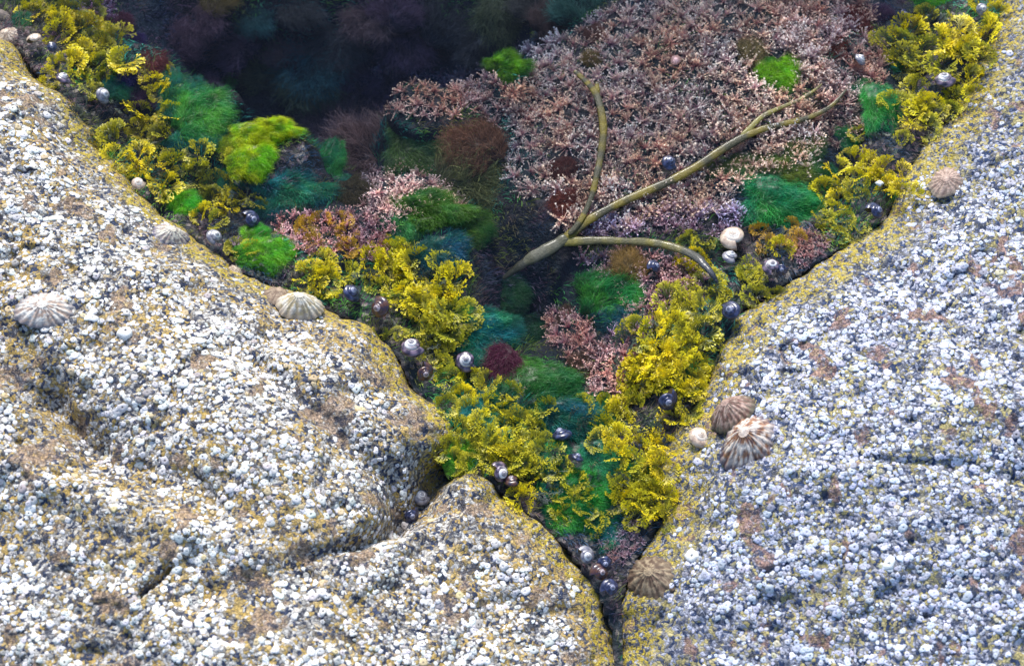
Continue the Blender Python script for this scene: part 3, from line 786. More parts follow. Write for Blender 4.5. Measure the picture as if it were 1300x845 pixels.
# ------------------------------------------------------------------ coralline tufts
def cone_add(mb, p, d, l, r, c0, c1, k=3):
    d = d/np.linalg.norm(d); a = np.cross(d, [.3, .5, .8]); a /= np.linalg.norm(a); b = np.cross(d, a)
    an = np.arange(k)/k*2*PI
    ring = p+r*(np.cos(an)[:, None]*a+np.sin(an)[:, None]*b); rm = p+d*l*.7+.95*r*(np.cos(an)[:, None]*a+np.sin(an)[:, None]*b)
    V = np.vstack([ring, rm, [p+d*l]]); F = [[j, (j+1) % k, k+(j+1) % k, k+j] for j in range(k)]; T = [[k+j, k+(j+1) % k, 2*k] for j in range(k)]
    cm = np.array(c0)*.45+np.array(c1)*.55
    n0 = mb.n; mb.add(V, F, np.vstack([np.tile(c0, (k, 1)), np.tile(cm, (k, 1)), [c1]])); mb.F3.append(np.array(T)+n0)
def coralline_mb(seed, stems=27, pairs=5, body=(.36,.085,.17), tip=(1.0,.86,.78)):
    rng = RS(seed); mb = MB(); body = np.array(body); tip = np.array(tip)
    for s in range(stems):
        a = rng.uniform(0, 2*PI); el = rng.uniform(.15, 1.5); L = rng.uniform(.7, 1.1)*(.75+.25*math.cos(el))
        p = np.array([0, 0, 0.]); n = pairs; bend = rng.uniform(-.12, .05); roll = rng.uniform(0, PI)
        for i in range(n):
            e2 = el+bend*i; d = np.array([math.cos(a)*math.cos(e2), math.sin(a)*math.cos(e2), math.sin(e2)]); t = i/n; t1 = (i+1)/n
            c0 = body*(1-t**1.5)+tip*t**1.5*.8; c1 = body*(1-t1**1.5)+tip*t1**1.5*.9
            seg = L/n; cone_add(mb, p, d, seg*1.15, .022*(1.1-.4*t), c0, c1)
            if i >= 1:
                u = np.cross(d, [0, 0, 1.]); u /= (np.linalg.norm(u)+1e-6); w = np.cross(u, d); sd = u*math.cos(roll)+w*math.sin(roll)
                bl = .22*(1-.45*abs(t-.35))*rng.uniform(.7, 1.2)
                for sg in (-1, 1):
                    bd = d*.75+sg*sd*.75
                    cone_add(mb, p, bd, bl, .016, c0*.9+tip*.03, tip*rng.uniform(.80, 1.15)*(.40+.60*t1)+body*(.6-.6*t1))
            p = p+d*seg
        for sg in (-.5, 0, .5):
            cone_add(mb, p, d+sg*np.array([-math.sin(a), math.cos(a), .2]), .15, .018, tip*.85, np.minimum(tip*1.12, 1))
    return mb
CMB = [coralline_mb(300+i) for i in range(7)]
CM = [m.mesh('coralline_tuft', M['coralline']) for m in CMB]
SMB = [coralline_mb(340+i, 14, 4) for i in range(4)]
def mbproto(m):
    V, F, Cc = m.arrays(); f3 = [f for f in F if f.shape[1] == 3]; f4 = [f for f in F if f.shape[1] == 4]
    return V, (f4[0] if f4 else np.zeros((0, 4), int)), (f3[0] if f3 else np.zeros((0, 3), int)), Cc
SPR = [mbproto(m) for m in SMB]
CR = [ # polygon, spacing, size, tint, label bit
 ([(655,75),(690,55),(735,40),(765,12),(830,-6),(960,-10),(1010,30),(1040,60),(1065,110),(1010,115),(1040,160),(1030,215),(960,220),(930,250),(895,275),(860,262),(800,290),(755,290),(725,300),(690,265),(650,235),(640,205),(655,165),(640,140),(655,110)],18,21,(1,1,1),'main bank'),
 ([(975,-8),(1090,-8),(1110,20),(1060,50),(1040,75),(1000,70)],18,22,(.85,.80,.85),'top'),
 ([(1030,95),(1100,45),(1125,60),(1120,110),(1080,130),(1050,150)],18,20,(1,.92,.92),'right'),
 ([(750,285),(870,262),(945,270),(935,300),(880,295),(800,300),(740,300)],15,17,(.85,.85,1.25),'low'),
 ([(735,330),(800,320),(860,330),(900,355),(885,385),(845,395),(830,420),(800,395),(760,352)],16,18,(.85,.72,.9),'under branch'),
 ([(575,100),(610,80),(650,100),(655,125),(630,160),(600,140),(590,125)],17,19,(.9,.82,.85),'left tip'),
 ([(470,95),(525,88),(590,95),(600,125),(575,150),(530,148),(485,142)],16,18,(1.15,1.0,.95),'island'),
 ([(462,218),(520,208),(575,235),(590,262),(520,275),(470,285),(452,250)],14,18,(1.1,.92,.9),'ledge'),
 ([(345,275),(440,270),(505,285),(500,320),(470,330),(440,320),(400,330),(360,305)],14,16,(1.05,.75,.85),'left shallow'),
 ([(700,395),(740,400),(760,440),(795,440),(790,500),(755,505),(740,470),(700,430)],15,18,(1.1,.85,.85),'lower strip'),
 ([(770,430),(800,395),(820,430),(795,470)],14,14,(.75,.6,.85),'lower right'),
 ([(1040,155),(1085,140),(1100,165),(1060,190)],14,14,(.8,.8,.85),'right low'),
 ([(1010,290),(1050,300),(1045,320),(1015,340),(1000,325)],11,10,(.75,.6,.7),'rim'),
 ([(100,0),(150,-5),(140,25),(105,20)],13,13,(.7,.55,.9),'top left'),
 ([(760,690),(805,660),(815,690),(790,715),(770,710)],11,9,(.6,.55,.75),'cleft'),
 ([(640,490),(680,480),(690,500),(650,505)],14,13,(.8,.6,.5),'v'),
]
GREENEX = [(645,83,26),(985,95,26),(600,190,36),(900,285,12),(855,83,8),(847,215,13),(717,210,22),(700,265,20)]
pts = []
rng = RS(5)
for poly, sp, size, tint, nm in CR:
    for p in sample_poly(poly, sp*.72, rng, 8000):
        if any(math.hypot(p[0]-g[0], p[1]-g[1]) < g[2] for g in GREENEX): continue
        pts.append((p[0], p[1], size*rng.uniform(.62, 1.02), tint, nm))
print('coralline', len(pts))
pts.sort(key=lambda p: -p[2])
def coral_tint(tint, rng):
    v = rng.uniform(1.0, 1.45); w = rng.uniform(-.08, .08); return (min(tint[0]*v*(1+w), 1.45), tint[1]*v, tint[2]*v*(1-w), 1)
CLAB = {'main bank': 'pink feathery coralline tuft on the big submerged bank right of centre', 'top': 'dusky coralline tuft at the top edge of the pool, left of dark red weed',
 'right': 'pink coralline tuft on the pool edge around the striped topshell', 'low': 'lilac coralline tuft in the row above the large cream topshell',
 'under branch': 'mauve coralline tuft under the lower right thongweed branch', 'left tip': 'buff coralline tuft at the left tip of the pink bank',
 'island': 'buff coralline tuft on the small island in dark water', 'ledge': 'buff coralline tuft on the ledge right of the bright green weed',
 'left shallow': 'small dark pink coralline tuft in the left shallows beside orange weed', 'lower strip': 'brownish coralline tuft in the strip below the round green weed',
 'lower right': 'purplish coralline tuft touching the yellow weed of the right rim', 'right low': 'greyish coralline tuft by the far right end of the thongweed',
 'rim': 'tiny coralline tuft along the right rim beside the ringed topshell', 'top left': 'purple coralline tuft at the top left behind yellow weed',
 'cleft': 'tiny grey purple coralline tuft in the cleft at bottom centre', 'v': 'brown coralline tuft right of crimson weed'}
pos = drop([p[0] for p in pts], [p[1] for p in pts])
for i, (p, q) in enumerate(zip(pts[:300], pos[:300])):
    nn = normal(q[0], q[1], .01); nn = nn*.5+np.array([0, -.12, .6]); s = p[2]/1300
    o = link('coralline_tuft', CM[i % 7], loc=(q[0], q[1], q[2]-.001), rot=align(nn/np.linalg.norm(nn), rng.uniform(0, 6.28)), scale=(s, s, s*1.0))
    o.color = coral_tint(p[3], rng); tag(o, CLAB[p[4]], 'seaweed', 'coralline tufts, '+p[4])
# undergrowth: everything between the big tufts
up_ = []; sz_ = []; cl_ = []
for p in pts[300:]: up_.append((p[0], p[1])); sz_.append(p[2]/1300); cl_.append(coral_tint(p[3], rng)[:3])
for poly, sp, size, tint, nm in CR:
    for p in sample_poly(poly, sp*.62, rng, 5000):
        if any(math.hypot(p[0]-g[0], p[1]-g[1]) < g[2] for g in GREENEX): continue
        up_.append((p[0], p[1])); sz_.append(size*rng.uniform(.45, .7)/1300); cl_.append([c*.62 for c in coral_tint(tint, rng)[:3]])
up_ = np.array(up_); q = drop(up_[:, 0], up_[:, 1]); nn = normal(q[:, 0], q[:, 1], .01)*.5+np.array([0, 0, .5]); nn /= np.linalg.norm(nn, axis=1, keepdims=True)
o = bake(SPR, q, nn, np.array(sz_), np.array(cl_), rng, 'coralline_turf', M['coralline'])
tag(o, 'low pink coralline turf filling the gaps between the larger tufts', 'seaweed', kind='stuff')

# ------------------------------------------------------------------ filamentous clumps
def clump_mesh(seed, nfil, flen, wid, cushion=True, c0=(.25,.45,.02), c1=(.8,1,.6), steps=4, spread=1.0, name='filaments', curl=1.0, hgt=.38):
    """soft mound of unit radius"""
    rng = RS(seed); mb = MB()
    K = 40; NR = 12
    a = np.arange(K)/K*2*PI
    def surf(r, a):
        lob = 1+.55*fbm(np.cos(a)*1.5+seed, np.sin(a)*1.5, 1.0, 3, seed)
        x = r*lob*np.cos(a); y = r*lob*np.sin(a)
        z = hgt*np.sqrt(np.clip(1-r**2.2, 0, 1))*(1+.55*fbm(x+seed, y, 2.6, 3, seed+1))-.02
        return np.stack([x, y, z], -1)
    if cushion:
        V = np.vstack([surf(np.full(K, q/NR*.96), a) for q in range(NR+1)])
        F = [[q*K+j, q*K+(j+1) % K, (q+1)*K+(j+1) % K, (q+1)*K+j] for q in range(NR) for j in range(K)]
        F = np.array(F)[:, ::-1]
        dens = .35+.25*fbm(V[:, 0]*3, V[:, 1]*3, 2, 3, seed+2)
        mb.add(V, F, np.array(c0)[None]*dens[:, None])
    r = np.sqrt(rng.uniform(0, 1, nfil))*spread; an = rng.uniform(0, 2*PI, nfil); B = surf(np.minimum(r, .98), an); B[:, :2] *= (np.maximum(r, .98)/.98)[:, None]
    # combed directions: a flow field plus outward lean
    fl = 2.2*fbm(B[:, 0]+seed, B[:, 1], 1.6, 2, seed+4)*curl; fx = .55*np.cos(an)+.8*np.cos(fl-.4); fy = .55*np.sin(an)+.8*np.sin(fl-.4); fl = np.arctan2(fy, fx)
    L = flen*rng.uniform(.5, 1.3, nfil); tone = rng.uniform(.6, 1.25, nfil)*(1+.5*fbm(B[:, 0], B[:, 1], 3.5, 3, seed+6))
    out = np.stack([np.cos(fl), np.sin(fl), np.full(nfil, .55)], -1); el = rng.uniform(.0, 1, nfil)[:, None]
    d = out+rng.normal(0, .35, (nfil, 3)); d[:, 2] = np.abs(d[:, 2])*(.3+.9*el[:, 0]); d /= np.linalg.norm(d, axis=1, keepdims=True)
    cur = B.copy(); rows = [cur]; 
    for s in range(steps):
        cur = cur+d*(L/steps)[:, None]; rows.append(cur); d = d+rng.normal(0, .28, (nfil, 3)); d[:, 2] -= .16; d /= np.linalg.norm(d, axis=1, keepdims=True)
    sd = np.cross(d, rng.normal(0, 1, (nfil, 3))); sd /= np.linalg.norm(sd, axis=1, keepdims=True)
    VV = []; CC = []
    for s, row in enumerate(rows):
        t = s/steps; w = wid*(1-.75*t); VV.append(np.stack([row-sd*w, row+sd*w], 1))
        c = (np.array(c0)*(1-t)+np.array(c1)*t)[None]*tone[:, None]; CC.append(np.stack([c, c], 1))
    V = np.stack(VV, 1).reshape(-1, 3); Cc = np.stack(CC, 1).reshape(-1, 3)   # nfil, steps+1, 2
    b0 = np.arange(nfil)*(steps+1)*2
    F = np.concatenate([np.stack([b0+2*s, b0+2*s+1, b0+2*s+3, b0+2*s+2], -1) for s in range(steps)])
    mb.add(V, F, np.clip(Cc, 0, 1.6))
    return mb.mesh(name, M['green'] if name == 'green_filaments' else M['fuzz'])
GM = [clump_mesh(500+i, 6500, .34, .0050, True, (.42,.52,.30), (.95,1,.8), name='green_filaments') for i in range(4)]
FZ = [clump_mesh(540+i, 3000, .62, .0070, True, (.45,.45,.45), (1,1,1), spread=.95, name='soft_filaments', steps=5, curl=.6) for i in range(3)]
LIME = (.58,.80,.006); TEAL = (.03,.30,.20); GRN = (.09,.42,.035); OLV = (.20,.24,.03); DTE = (.02,.13,.14); OGR = (.10,.22,.03)
GC = [ # px, py, rx, ry, colour, height factor, label
 (300,190,22,18,LIME,1,'lime green weed at the left foot of the arch round a dark hollow'),
 (325,176,26,14,LIME,1,'lime green weed on the left shoulder of the arch round a dark hollow'),
 (356,167,28,12,LIME,1,'brilliant lime green weed at the crown of the arch round a dark hollow'),
 (388,174,20,13,LIME,1,'lime green weed on the right shoulder of the arch round a dark hollow'),
 (322,208,28,24,LIME,1,'lime green weed cushion left of the dark hollow'),
 (418,215,16,34,(.10,.45,.12),1,'narrow green weed strip right of the dark hollow'),
 (370,243,48,24,TEAL,.8,'blue green weed mat under the dark hollow'),
 (255,150,42,36,(.10,.34,.05),.8,'mid green weed cushion right of the upper left yellow wrack'),
 (250,175,36,18,TEAL,.7,'teal weed cushion at the foot of the mid green one'),
 (217,112,14,24,TEAL,.8,'small teal weed tuft beside purple weed'),
 (285,103,15,18,(.14,.50,.12),1,'small bright green knob of weed in dark water'),
 (232,262,24,17,(.22,.55,.03),1,'green weed at the left rim between two limpets and yellow wrack'),
 (338,322,34,22,(.24,.52,.03),1,'grass green weed mat on the left shallows below the blue topshell'),
 (325,300,16,14,(.24,.52,.03),1,'small grass green weed pad beside the smooth blue topshell'),
 (548,268,48,22,OGR,1,'olive green furry weed cushion left of the pool centre'),
 (595,292,32,24,OGR,1,'dark olive weed cushion near the pool centre'),
 (560,320,34,26,DTE,1,'dark teal weed hanging over the yellow wrack at pool centre'),
 (530,190,38,32,(.10,.18,.04),.7,'dim green weed deep under water left of the brown cloud'),
 (645,86,29,19,(.16,.34,.02),1.3,'round mossy green ball of weed in the dark water at top centre'),
 (775,385,46,32,(.08,.34,.05),1.1,'round green cushion of weed below the thongweed fork'),
 (790,405,30,20,DTE,.9,'dark teal skirt of the round green cushion'),
 (605,420,40,24,TEAL,1,'teal weed mat right of the left yellow wrack'),
 (588,403,20,14,(.14,.46,.06),1,'small green weed pad above the teal mat'),
 (640,380,34,26,(.03,.13,.05),.8,'dark green weed in the deep channel at pool centre'),
 (985,95,30,26,(.24,.46,.02),1.2,'lime green ball of weed near the top right of the pink bank'),
 (990,262,44,30,(.05,.36,.10),1.1,'blue green weed cushion above the large cream topshell'),
 (925,240,18,11,DTE,1,'small dark teal weed sprig on the pink bank'),
 (1000,220,44,22,OLV,.8,'olive weed mat below the right thongweed arm'),
 (925,215,38,20,(.22,.20,.04),.7,'brownish olive film of weed under the thongweed arm'),
 (1118,140,22,28,(.06,.38,.09),1,'green weed between pink tufts and the top right wrack'),
 (1080,178,22,16,(.06,.34,.12),1,'teal green weed near the far right end of the thongweed'),
 (1135,80,14,14,(.05,.28,.10),1,'small green weed left of the top right wrack'),
 (1192,2,30,14,(.22,.58,.03),1,'lime green weed cut by the top frame edge at right'),
 (690,500,42,30,(.04,.20,.04),.9,'deep green weed bed in the lower pool'),
 (640,515,34,18,(.03,.16,.09),.9,'dark teal weed bed right of the yellow wrack in the lower pool'),
 (592,512,22,18,TEAL,1,'teal weed at the left rim opposite the crimson weed'),
 (585,578,20,20,(.24,.44,.02),1,'yellow green weed pad at the mouth of the boulder crack'),
 (720,530,40,24,(.02,.20,.16),1,'blue teal weed in the middle of the V'),
 (765,548,26,22,(.04,.28,.09),1,'green weed on the right side of the V'),
 (740,630,38,26,(.05,.34,.05),1,'bright green weed mat at the bottom of the V'),
 (715,620,26,18,TEAL,1,'teal weed mat at the lower left of the V'),
 (765,660,26,20,(.05,.32,.09),1,'green weed mat lowest but one in the V'),
 (770,684,16,12,TEAL,1,'small teal weed at the very bottom of the V'),
 (700,655,18,14,(.04,.24,.12),1,'green weed beside the low boulder'),
 (630,560,18,14,TEAL,1,'small teal weed among yellow wrack left in the V'),
 (810,600,20,16,(.04,.24,.08),1,'green weed under the yellow wrack right in the V'),
 (100,40,14,14,(.05,.2,.08),.8,'dark green weed under the top left wrack'),
 (25,30,14,14,(.05,.22,.09),.8,'green weed beside the top left limpets'),
(150,110,22,18,(.06,.30,.14),1,'teal green weed under the mauve tuft at upper left'),
 (235,125,30,26,(.05,.30,.14),.9,'blue green weed cushion at the edge of the deep water, upper left'),
 (275,135,26,24,(.08,.36,.06),.8,'dark green weed left of the lime arch'),
 (300,232,30,20,(.05,.30,.16),.9,'teal weed under the left foot of the lime arch'),
 (350,265,28,16,(.04,.26,.20),.9,'teal weed between the dark purple cushion and the blue green mat'),
 (435,240,18,16,(.05,.30,.18),.9,'teal weed pad at the right end of the blue green mat'),
 (510,290,26,20,(.06,.28,.10),.9,'green weed left of the olive furry cushion'),
 (640,420,24,18,(.05,.30,.16),.9,'teal weed on the channel wall below centre'),
 (610,450,22,16,(.05,.30,.20),.9,'teal weed left of the crimson tuft'),
 (665,480,30,22,(.10,.34,.04),.9,'moss green weed right below the crimson tuft'),
 (600,535,26,20,(.05,.32,.22),.9,'teal weed mat between the yellow wracks left in the V'),
 (655,545,28,20,(.04,.26,.22),.9,'teal weed left of the blue teal weed in the V'),
 (690,575,28,20,(.06,.34,.14),.9,'green weed in the middle left of the V'),
 (770,585,28,20,(.05,.34,.16),.9,'teal green weed in the middle right of the V'),
 (720,655,28,18,(.10,.42,.06),.9,'grass green weed low in the V beside the low boulder'),
 (755,520,26,18,(.06,.30,.10),.9,'green weed at the top right of the V'),
 (875,470,14,12,(.06,.28,.08),.9,'green weed peeking through the right rim wrack'),
 (1040,225,24,18,(.10,.36,.06),.9,'green weed left of the right rim wrack'),
 (1100,120,20,18,(.08,.34,.10),.9,'green weed below the striped topshell'),
 (950,230,30,18,(.14,.24,.03),.7,'olive green film of weed near the dark teal sprig'),
 (1020,190,30,20,(.20,.22,.04),.7,'olive brown weed mat right under the thongweed end'),
 (665,430,30,26,(.03,.14,.04),.7,'dark green weed on the channel floor above the lower pool'),
]
for i, (px, py, rx, ry, col, hf, lab) in enumerate(GC):
    q = drop(px, py)[0]; lift = 0
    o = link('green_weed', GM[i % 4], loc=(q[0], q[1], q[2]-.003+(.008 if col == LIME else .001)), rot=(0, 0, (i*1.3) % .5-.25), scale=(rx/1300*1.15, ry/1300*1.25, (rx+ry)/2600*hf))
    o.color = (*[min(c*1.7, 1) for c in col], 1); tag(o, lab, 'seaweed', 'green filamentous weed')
RC = [
 (152,28,26,(.22,.06,.10),'plum weed tuft at the top left behind yellow wrack',0),
 (168,52,22,(.10,.05,.22),'violet weed tuft with dark strands at upper left',0),
 (195,78,24,(.20,.05,.06),'dark red weed fraying into deep water at upper left',0),
 (168,100,20,(.05,.05,.20),'indigo weed tuft above the bright yellow wrack at upper left',0),
 (172,122,20,(.18,.08,.16),'mauve weed tuft right of the white patched topshell',0),
 (203,130,16,(.10,.05,.12),'dark plum weed tuft above the left yellow wrack',0),
 (120,30,20,(.30,.14,.05),'rust brown weed tuft between yellow wracks at top left',0),
 (375,264,24,(.14,.07,.14),'dark purple weed cushion beside orange wrack on the left',0),
 (605,190,48,(.30,.15,.09),'soft brown cloud of weed in open water left of the pink bank',.03),
 (575,215,30,(.16,.13,.07),'dull olive brown cloud of weed below the soft brown cloud',.02),
 (720,262,26,(.32,.09,.06),'red brown weed beside the vertical thongweed arm',.01),
 (716,215,22,(.20,.07,.06),'dark red brown weed patch on the pink bank left of the thongweed arm',.01),
 (642,460,32,(.13,.02,.06),'crimson weed tuft right of the white spiral topshell',.01),
 (1090,30,32,(.26,.06,.05),'dark red weed at the top right of the pink bank',.005),
 (1060,62,22,(.26,.05,.03),'rusty red weed beside the striped topshell',.005),
 (1120,22,22,(.12,.05,.12),'purple black weed left of the top right wrack',.0),
 (700,40,46,(.16,.09,.07),'brown smoke-like weed at the top edge of the pink bank',.02),
 (755,45,20,(.22,.10,.08),'small brown weed on the upper edge of the pink bank',.01),
 (750,80,18,(.24,.17,.05),'olive brown weed by the upper tip of the thongweed',.01),
 (950,75,30,(.24,.19,.08),'sandy olive veil of weed left of the lime green ball',.015),
 (280,12,32,(.30,.20,.05),'ochre weed plume in dark water at the top edge',.04),
 (480,135,60,(.16,.09,.07),'brown veil of weed around the small coralline island',.01),
 (660,395,24,(.04,.05,.10),'dark blue weed in the channel at pool centre',.0),
 (800,340,30,(.32,.20,.06),'tan weed draped between pink tufts under the thongweed branch',.012),
 (720,400,20,(.22,.13,.08),'brown weed left of the round green cushion',.0),
 (735,470,26,(.18,.10,.06),'russet weed in the lower pool beside coralline tufts',.0),
 (810,500,20,(.22,.15,.05),'tan weed at the right of the lower pool',.0),
 (530,345,16,(.16,.04,.10),'small plum weed above the yellow wrack at pool centre',.01),
 (560,302,22,(.05,.05,.14),'inky blue weed under the olive cushion',.0),
 (450,250,30,(.15,.12,.06),'olive brown veil of weed right of the blue green mat',.02),
]
rng = RS(8)
for i, (px, py, r, col, lab, lift) in enumerate(RC):
    q = drop(px, py)[0]; s = r/1300*.80
    o = link('red_weed' if col[0] > col[1]*1.6 else 'brown_weed', FZ[i % 3], loc=(q[0], q[1], q[2]-.002+lift*.3), rot=(0, 0, rng.uniform(0, 6.28)), scale=(s, s*.85, s*.9))
    o.color = (*[min(c*1.5, 1) for c in col], 1); tag(o, lab, 'seaweed', 'soft red and brown weed')
TN = 130000
tx = rng.uniform(-.62, .62, TN); ty = rng.uniform(-.40, .52, TN)
dd = np.minimum(seg_dist(tx, ty, LBw), seg_dist(tx, ty, RBw)); tz = Hg(tx, ty)
cov = fbm(tx, ty, 18, 3, 881)
incr = np.zeros(TN, bool); tpx, tpy = to_px(np.stack([tx, ty, tz], -1))
for poly, sp, size, tint, nm in CR: incr |= inside(tpx, tpy, np.array(poly, float))
ok = ~(incr & (rng.uniform(0, 1, TN) < .88)) & inside(tx, ty, POOL) & (dd > .004) & (tz > -.17) & (cov > -.40)
tx, ty, tz = tx[ok], ty[ok], tz[ok]; TN = len(tx); tn = normal(tx, ty)
hu = fbm(tx, ty, 15, 3, 882); h2 = fbm(tx, ty, 32, 3, 883)
tp = np.array([(.03,.20,.16), (.06,.26,.04), (.16,.20,.03), (.12,.06,.08), (.02,.05,.10)])
k = np.clip((hu*1.6+.5)*3.4+h2*1.5, 0, 3.999); k0 = k.astype(int); fr = (k-k0)[:, None]; tc = tp[k0]*(1-fr)+tp[k0+1]*fr
tc = tc*rng.uniform(.5, 1.5, (TN, 1))
fl = 3*fbm(tx, ty, 20, 2, 884)+rng.normal(0, .5, TN)
dv = np.stack([np.cos(fl)*.8, np.sin(fl)*.8, rng.uniform(.3, 1.2, TN)], -1)+tn*.3; dv /= np.linalg.norm(dv, axis=1, keepdims=True)
ln = rng.uniform(.005, .015, TN)[:, None]; sdv = np.cross(dv, rng.normal(0, 1, (TN, 3))); sdv /= np.linalg.norm(sdv, axis=1, keepdims=True)
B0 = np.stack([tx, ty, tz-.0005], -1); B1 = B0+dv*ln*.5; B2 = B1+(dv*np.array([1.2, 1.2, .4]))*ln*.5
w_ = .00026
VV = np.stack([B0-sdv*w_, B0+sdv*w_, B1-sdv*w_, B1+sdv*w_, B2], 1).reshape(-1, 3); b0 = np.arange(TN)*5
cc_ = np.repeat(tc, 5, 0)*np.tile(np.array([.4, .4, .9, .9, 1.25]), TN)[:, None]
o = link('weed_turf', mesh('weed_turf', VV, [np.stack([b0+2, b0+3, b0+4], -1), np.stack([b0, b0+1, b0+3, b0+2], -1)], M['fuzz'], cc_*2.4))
tag(o, 'short teal, green and brown weed turf carpeting the pool floor', 'seaweed', kind='stuff')
# dim plumes on the floor of the deep part
DP = [(x_, y_) for x_, y_ in [(230,60),(262,110),(320,30),(360,70),(395,110),(340,130),(430,60),(470,30),(440,150),(520,60),(560,30),(600,60),(640,20),(500,110),(470,195),
      (420,180),(300,60),(380,20),(680,10),(250,30),(600,240),(400,90),(450,100),(330,95),(500,20),(735,15)]]
pal = [(.20,.12,.09),(.05,.13,.10),(.12,.13,.05),(.09,.08,.06),(.14,.08,.09)]
plist = ['brown','teal','olive','drab','plum']
for i, (px, py) in enumerate(DP):
    q = drop(px, py)[0]; k = rng.randint(5) if px < 560 or py < 200 else 2; s = rng.uniform(26, 52)/1300
    o = link('deep_weed', FZ[i % 3], loc=(q[0], q[1], q[2]-.002), rot=(rng.uniform(-.2, .2), rng.uniform(-.2, .2), rng.uniform(0, 6.28)), scale=(s, s, s*1.3))
    o.color = (*[min(c*3.2, 1) for c in pal[k]], 1)
    queue(o, 'dim %s weed plume' % plist[k], 'seaweed', 'weed plumes on the deep pool floor', px, py)

# ------------------------------------------------------------------ thongweed
def strap(name, pts, widths, zs, seed, parent, tones, flat=.30):
    pts = np.array(pts, float); zs = np.array(zs, float)
    W = P(pts[:, 0], pts[:, 1], 0.0)
    W = np.array([P(a, b, z-.005) for (a, b), z in zip(pts, zs)])
    # Catmull-Rom
    n = len(W); out = []; ww = []; tt = []
    for i in range(n-1):
        p0 = W[max(i-1, 0)]; p1 = W[i]; p2 = W[i+1]; p3 = W[min(i+2, n-1)]
        for k in range(10):
            t = k/10; out.append(.5*((2*p1)+(-p0+p2)*t+(2*p0-5*p1+4*p2-p3)*t*t+(-p0+3*p1-3*p2+p3)*t**3)); ww.append(widths[i]*(1-t)+widths[i+1]*t); tt.append((i+t)/(n-1))
    out.append(W[-1]); ww.append(widths[-1]); tt.append(1.0)
    out = np.array(out); K = 12; V = []; Cc = []
    for i, p in enumerate(out):
        d = out[min(i+1, len(out)-1)]-out[max(i-1, 0)]; d /= np.linalg.norm(d); s = np.cross(d, [0, 0, 1.]); s /= np.linalg.norm(s); u = np.cross(s, d)
        endf = min(1, (min(i, len(out)-1-i)+.35)/2.0)
        w = ww[i]/1300/2*.86*endf*(1+.10*float(vn(np.array(i*.33), np.array(seed*1.), None, seed)))
        nz = float(vn(np.array(i*.28), np.array(3.), None, seed+3)); m = min(max(.5+nz*1.3, 0), 1)
        c = np.array(tones[0])*(1-m)+np.array(tones[1])*m
        if len(tones) > 2: q = sm(.45, .8, tt[i]); c = c*(1-q)+np.array(tones[2])*q
        for k in range(K):
            a = 2*PI*k/K; edge = abs(math.cos(a))
            V.append(p+s*w*math.cos(a)+u*w*flat*math.sin(a)); Cc.append(np.clip(c*(1.0-.25*edge), 0, 1))
    V = np.array(V); L = len(out)
    F = np.array([[i*K+k, i*K+(k+1) % K, (i+1)*K+(k+1) % K, (i+1)*K+k] for i in range(L-1) for k in range(K)])
    V = np.vstack([V, out[:1], out[-1:]]); Cc = np.vstack([Cc, Cc[:1], Cc[-1:]])
    T = np.array([[(k+1) % K, k, L*K] for k in range(K)]+[[(L-1)*K+k, (L-1)*K+(k+1) % K, L*K+1] for k in range(K)])
    base = np.array(parent.location); V = V-base
    return link(name, mesh(name, V, [F, T], M['thong'], Cc), parent)
fk = P(717, 303, -.008)
e = link('thongweed', None, loc=fk); e.empty_display_size = .01
tag(e, 'long olive thongweed strap with forked arms floating across the pink bank', 'seaweed')
YO = ((.065,.062,.025), (.25,.19,.008)); GY = (.20,.20,.17)
strap('stem', [(638,354),(655,341),(676,327),(700,314),(722,300)], [6,12,19,21,17], [-.022,-.013,-.009,-.008,-.008], 1, e, ((.13,.13,.09),(.09,.09,.045)))
strap('long_arm', [(716,304),(745,281),(778,262),(815,245),(850,230),(885,211),(915,191),(940,176),(965,165),(1000,156),(1030,148),(1056,134),(1076,112)], [15,14,13,13,14,14,14,13,12,10,9,7,3],
      [-.008,-.006,-.006,-.006,-.006,-.006,-.006,-.006,-.006,-.005,-.005,-.005,-.006], 2, e, YO)
strap('side_arm', [(938,178),(952,163),(968,148),(990,137),(1012,128),(1032,116),(1044,106)], [8,10,9,7,6,5,2], [-.006,-.006,-.006,-.006,-.006,-.006,-.008], 3, e, ((.20,.17,.07),(.34,.30,.06)))
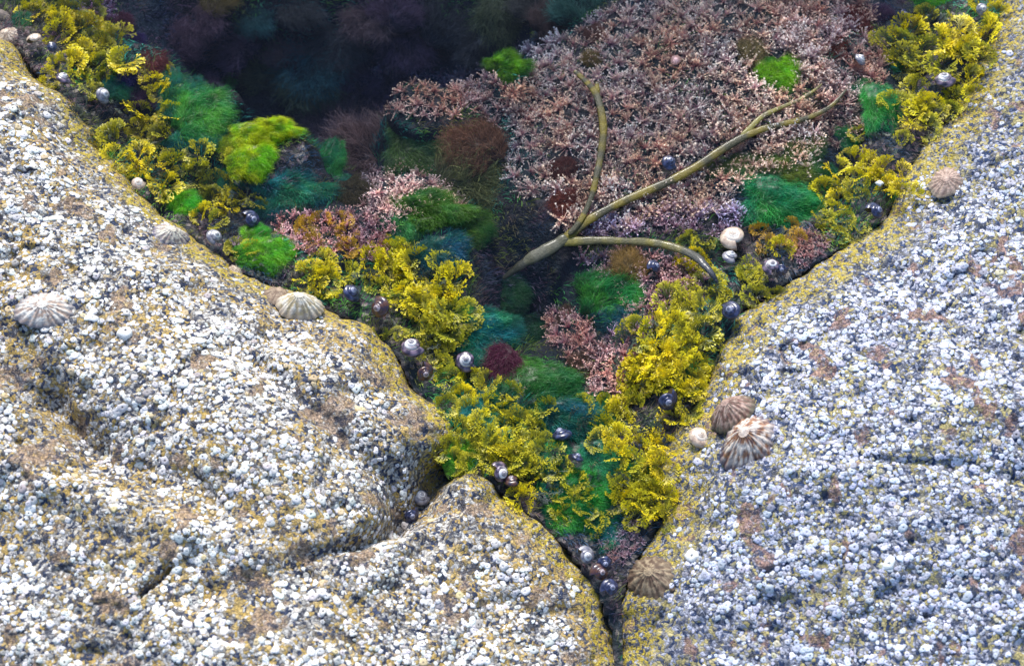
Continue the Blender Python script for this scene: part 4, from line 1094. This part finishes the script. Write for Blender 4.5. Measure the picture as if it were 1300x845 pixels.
strap('upright_arm', [(722,298),(738,278),(750,252),(757,225),(763,195),(766,165),(763,140),(757,120),(748,108),(738,98),(729,90)], [9,9,9,10,11,12,12,12,10,9,7], [-.004]*4+[-.006]*3+[-.008]*4, 4, e, YO)
strap('side_shoot', [(758,124),(758,114),(758,104)], [9,8,6], [-.009]*3, 5, e, YO)
strap('lower_arm', [(712,307),(735,306),(762,305),(790,306),(818,307),(845,311),(868,318),(885,327),(896,338),(905,349),(913,362)], [16,15,13,12,13,14,15,14,12,9,3], [-.008,-.008,-.007,-.006,-.006,-.004,.002,.008,.013,.015,.012], 6, e, ((.14,.13,.05),(.26,.22,.03),(.030,.042,.070)), .3)  # slate blue towards the tip: sky reflection painted into the strap colour
flush_labels()

# ------------------------------------------------------------------ light
sc = bpy.context.scene
w = bpy.data.worlds.new('World'); sc.world = w; w.use_nodes = True; nt = w.node_tree
sky = nt.nodes.new('ShaderNodeTexSky'); sky.sky_type = 'NISHITA'; sky.sun_disc = False
SEL, SAZ = R(37), R(-6)     # elevation, azimuth from +y, negative = left
sky.sun_elevation = SEL; sky.sun_rotation = SAZ
sky.air_density = 1.3; sky.dust_density = .6; sky.ozone_density = 2.5
bg = nt.nodes['Background']; bg.inputs[1].default_value = .12; nt.links.new(sky.outputs[0], bg.inputs[0])
sd = bpy.data.lights.new('sun', 'SUN'); sd.energy = 3.6; sd.angle = R(16); sd.color = (1, .95, .88)
so = bpy.data.objects.new('sun', sd); C.objects.link(so)
dirv = Vector((math.sin(SAZ)*math.cos(SEL), math.cos(SAZ)*math.cos(SEL), math.sin(SEL)))
so.rotation_euler = dirv.to_track_quat('Z', 'Y').to_euler(); so.location = dirv*3
sc.render.engine = 'CYCLES'; sc.cycles.max_bounces = 8; sc.cycles.transparent_max_bounces = 16; sc.cycles.volume_bounces = 1
sc.render.resolution_x = 1024; sc.render.resolution_y = 665
sc.view_settings.view_transform = 'Standard'; sc.view_settings.look = 'None'; sc.view_settings.gamma = 1; sc.view_settings.exposure = .64
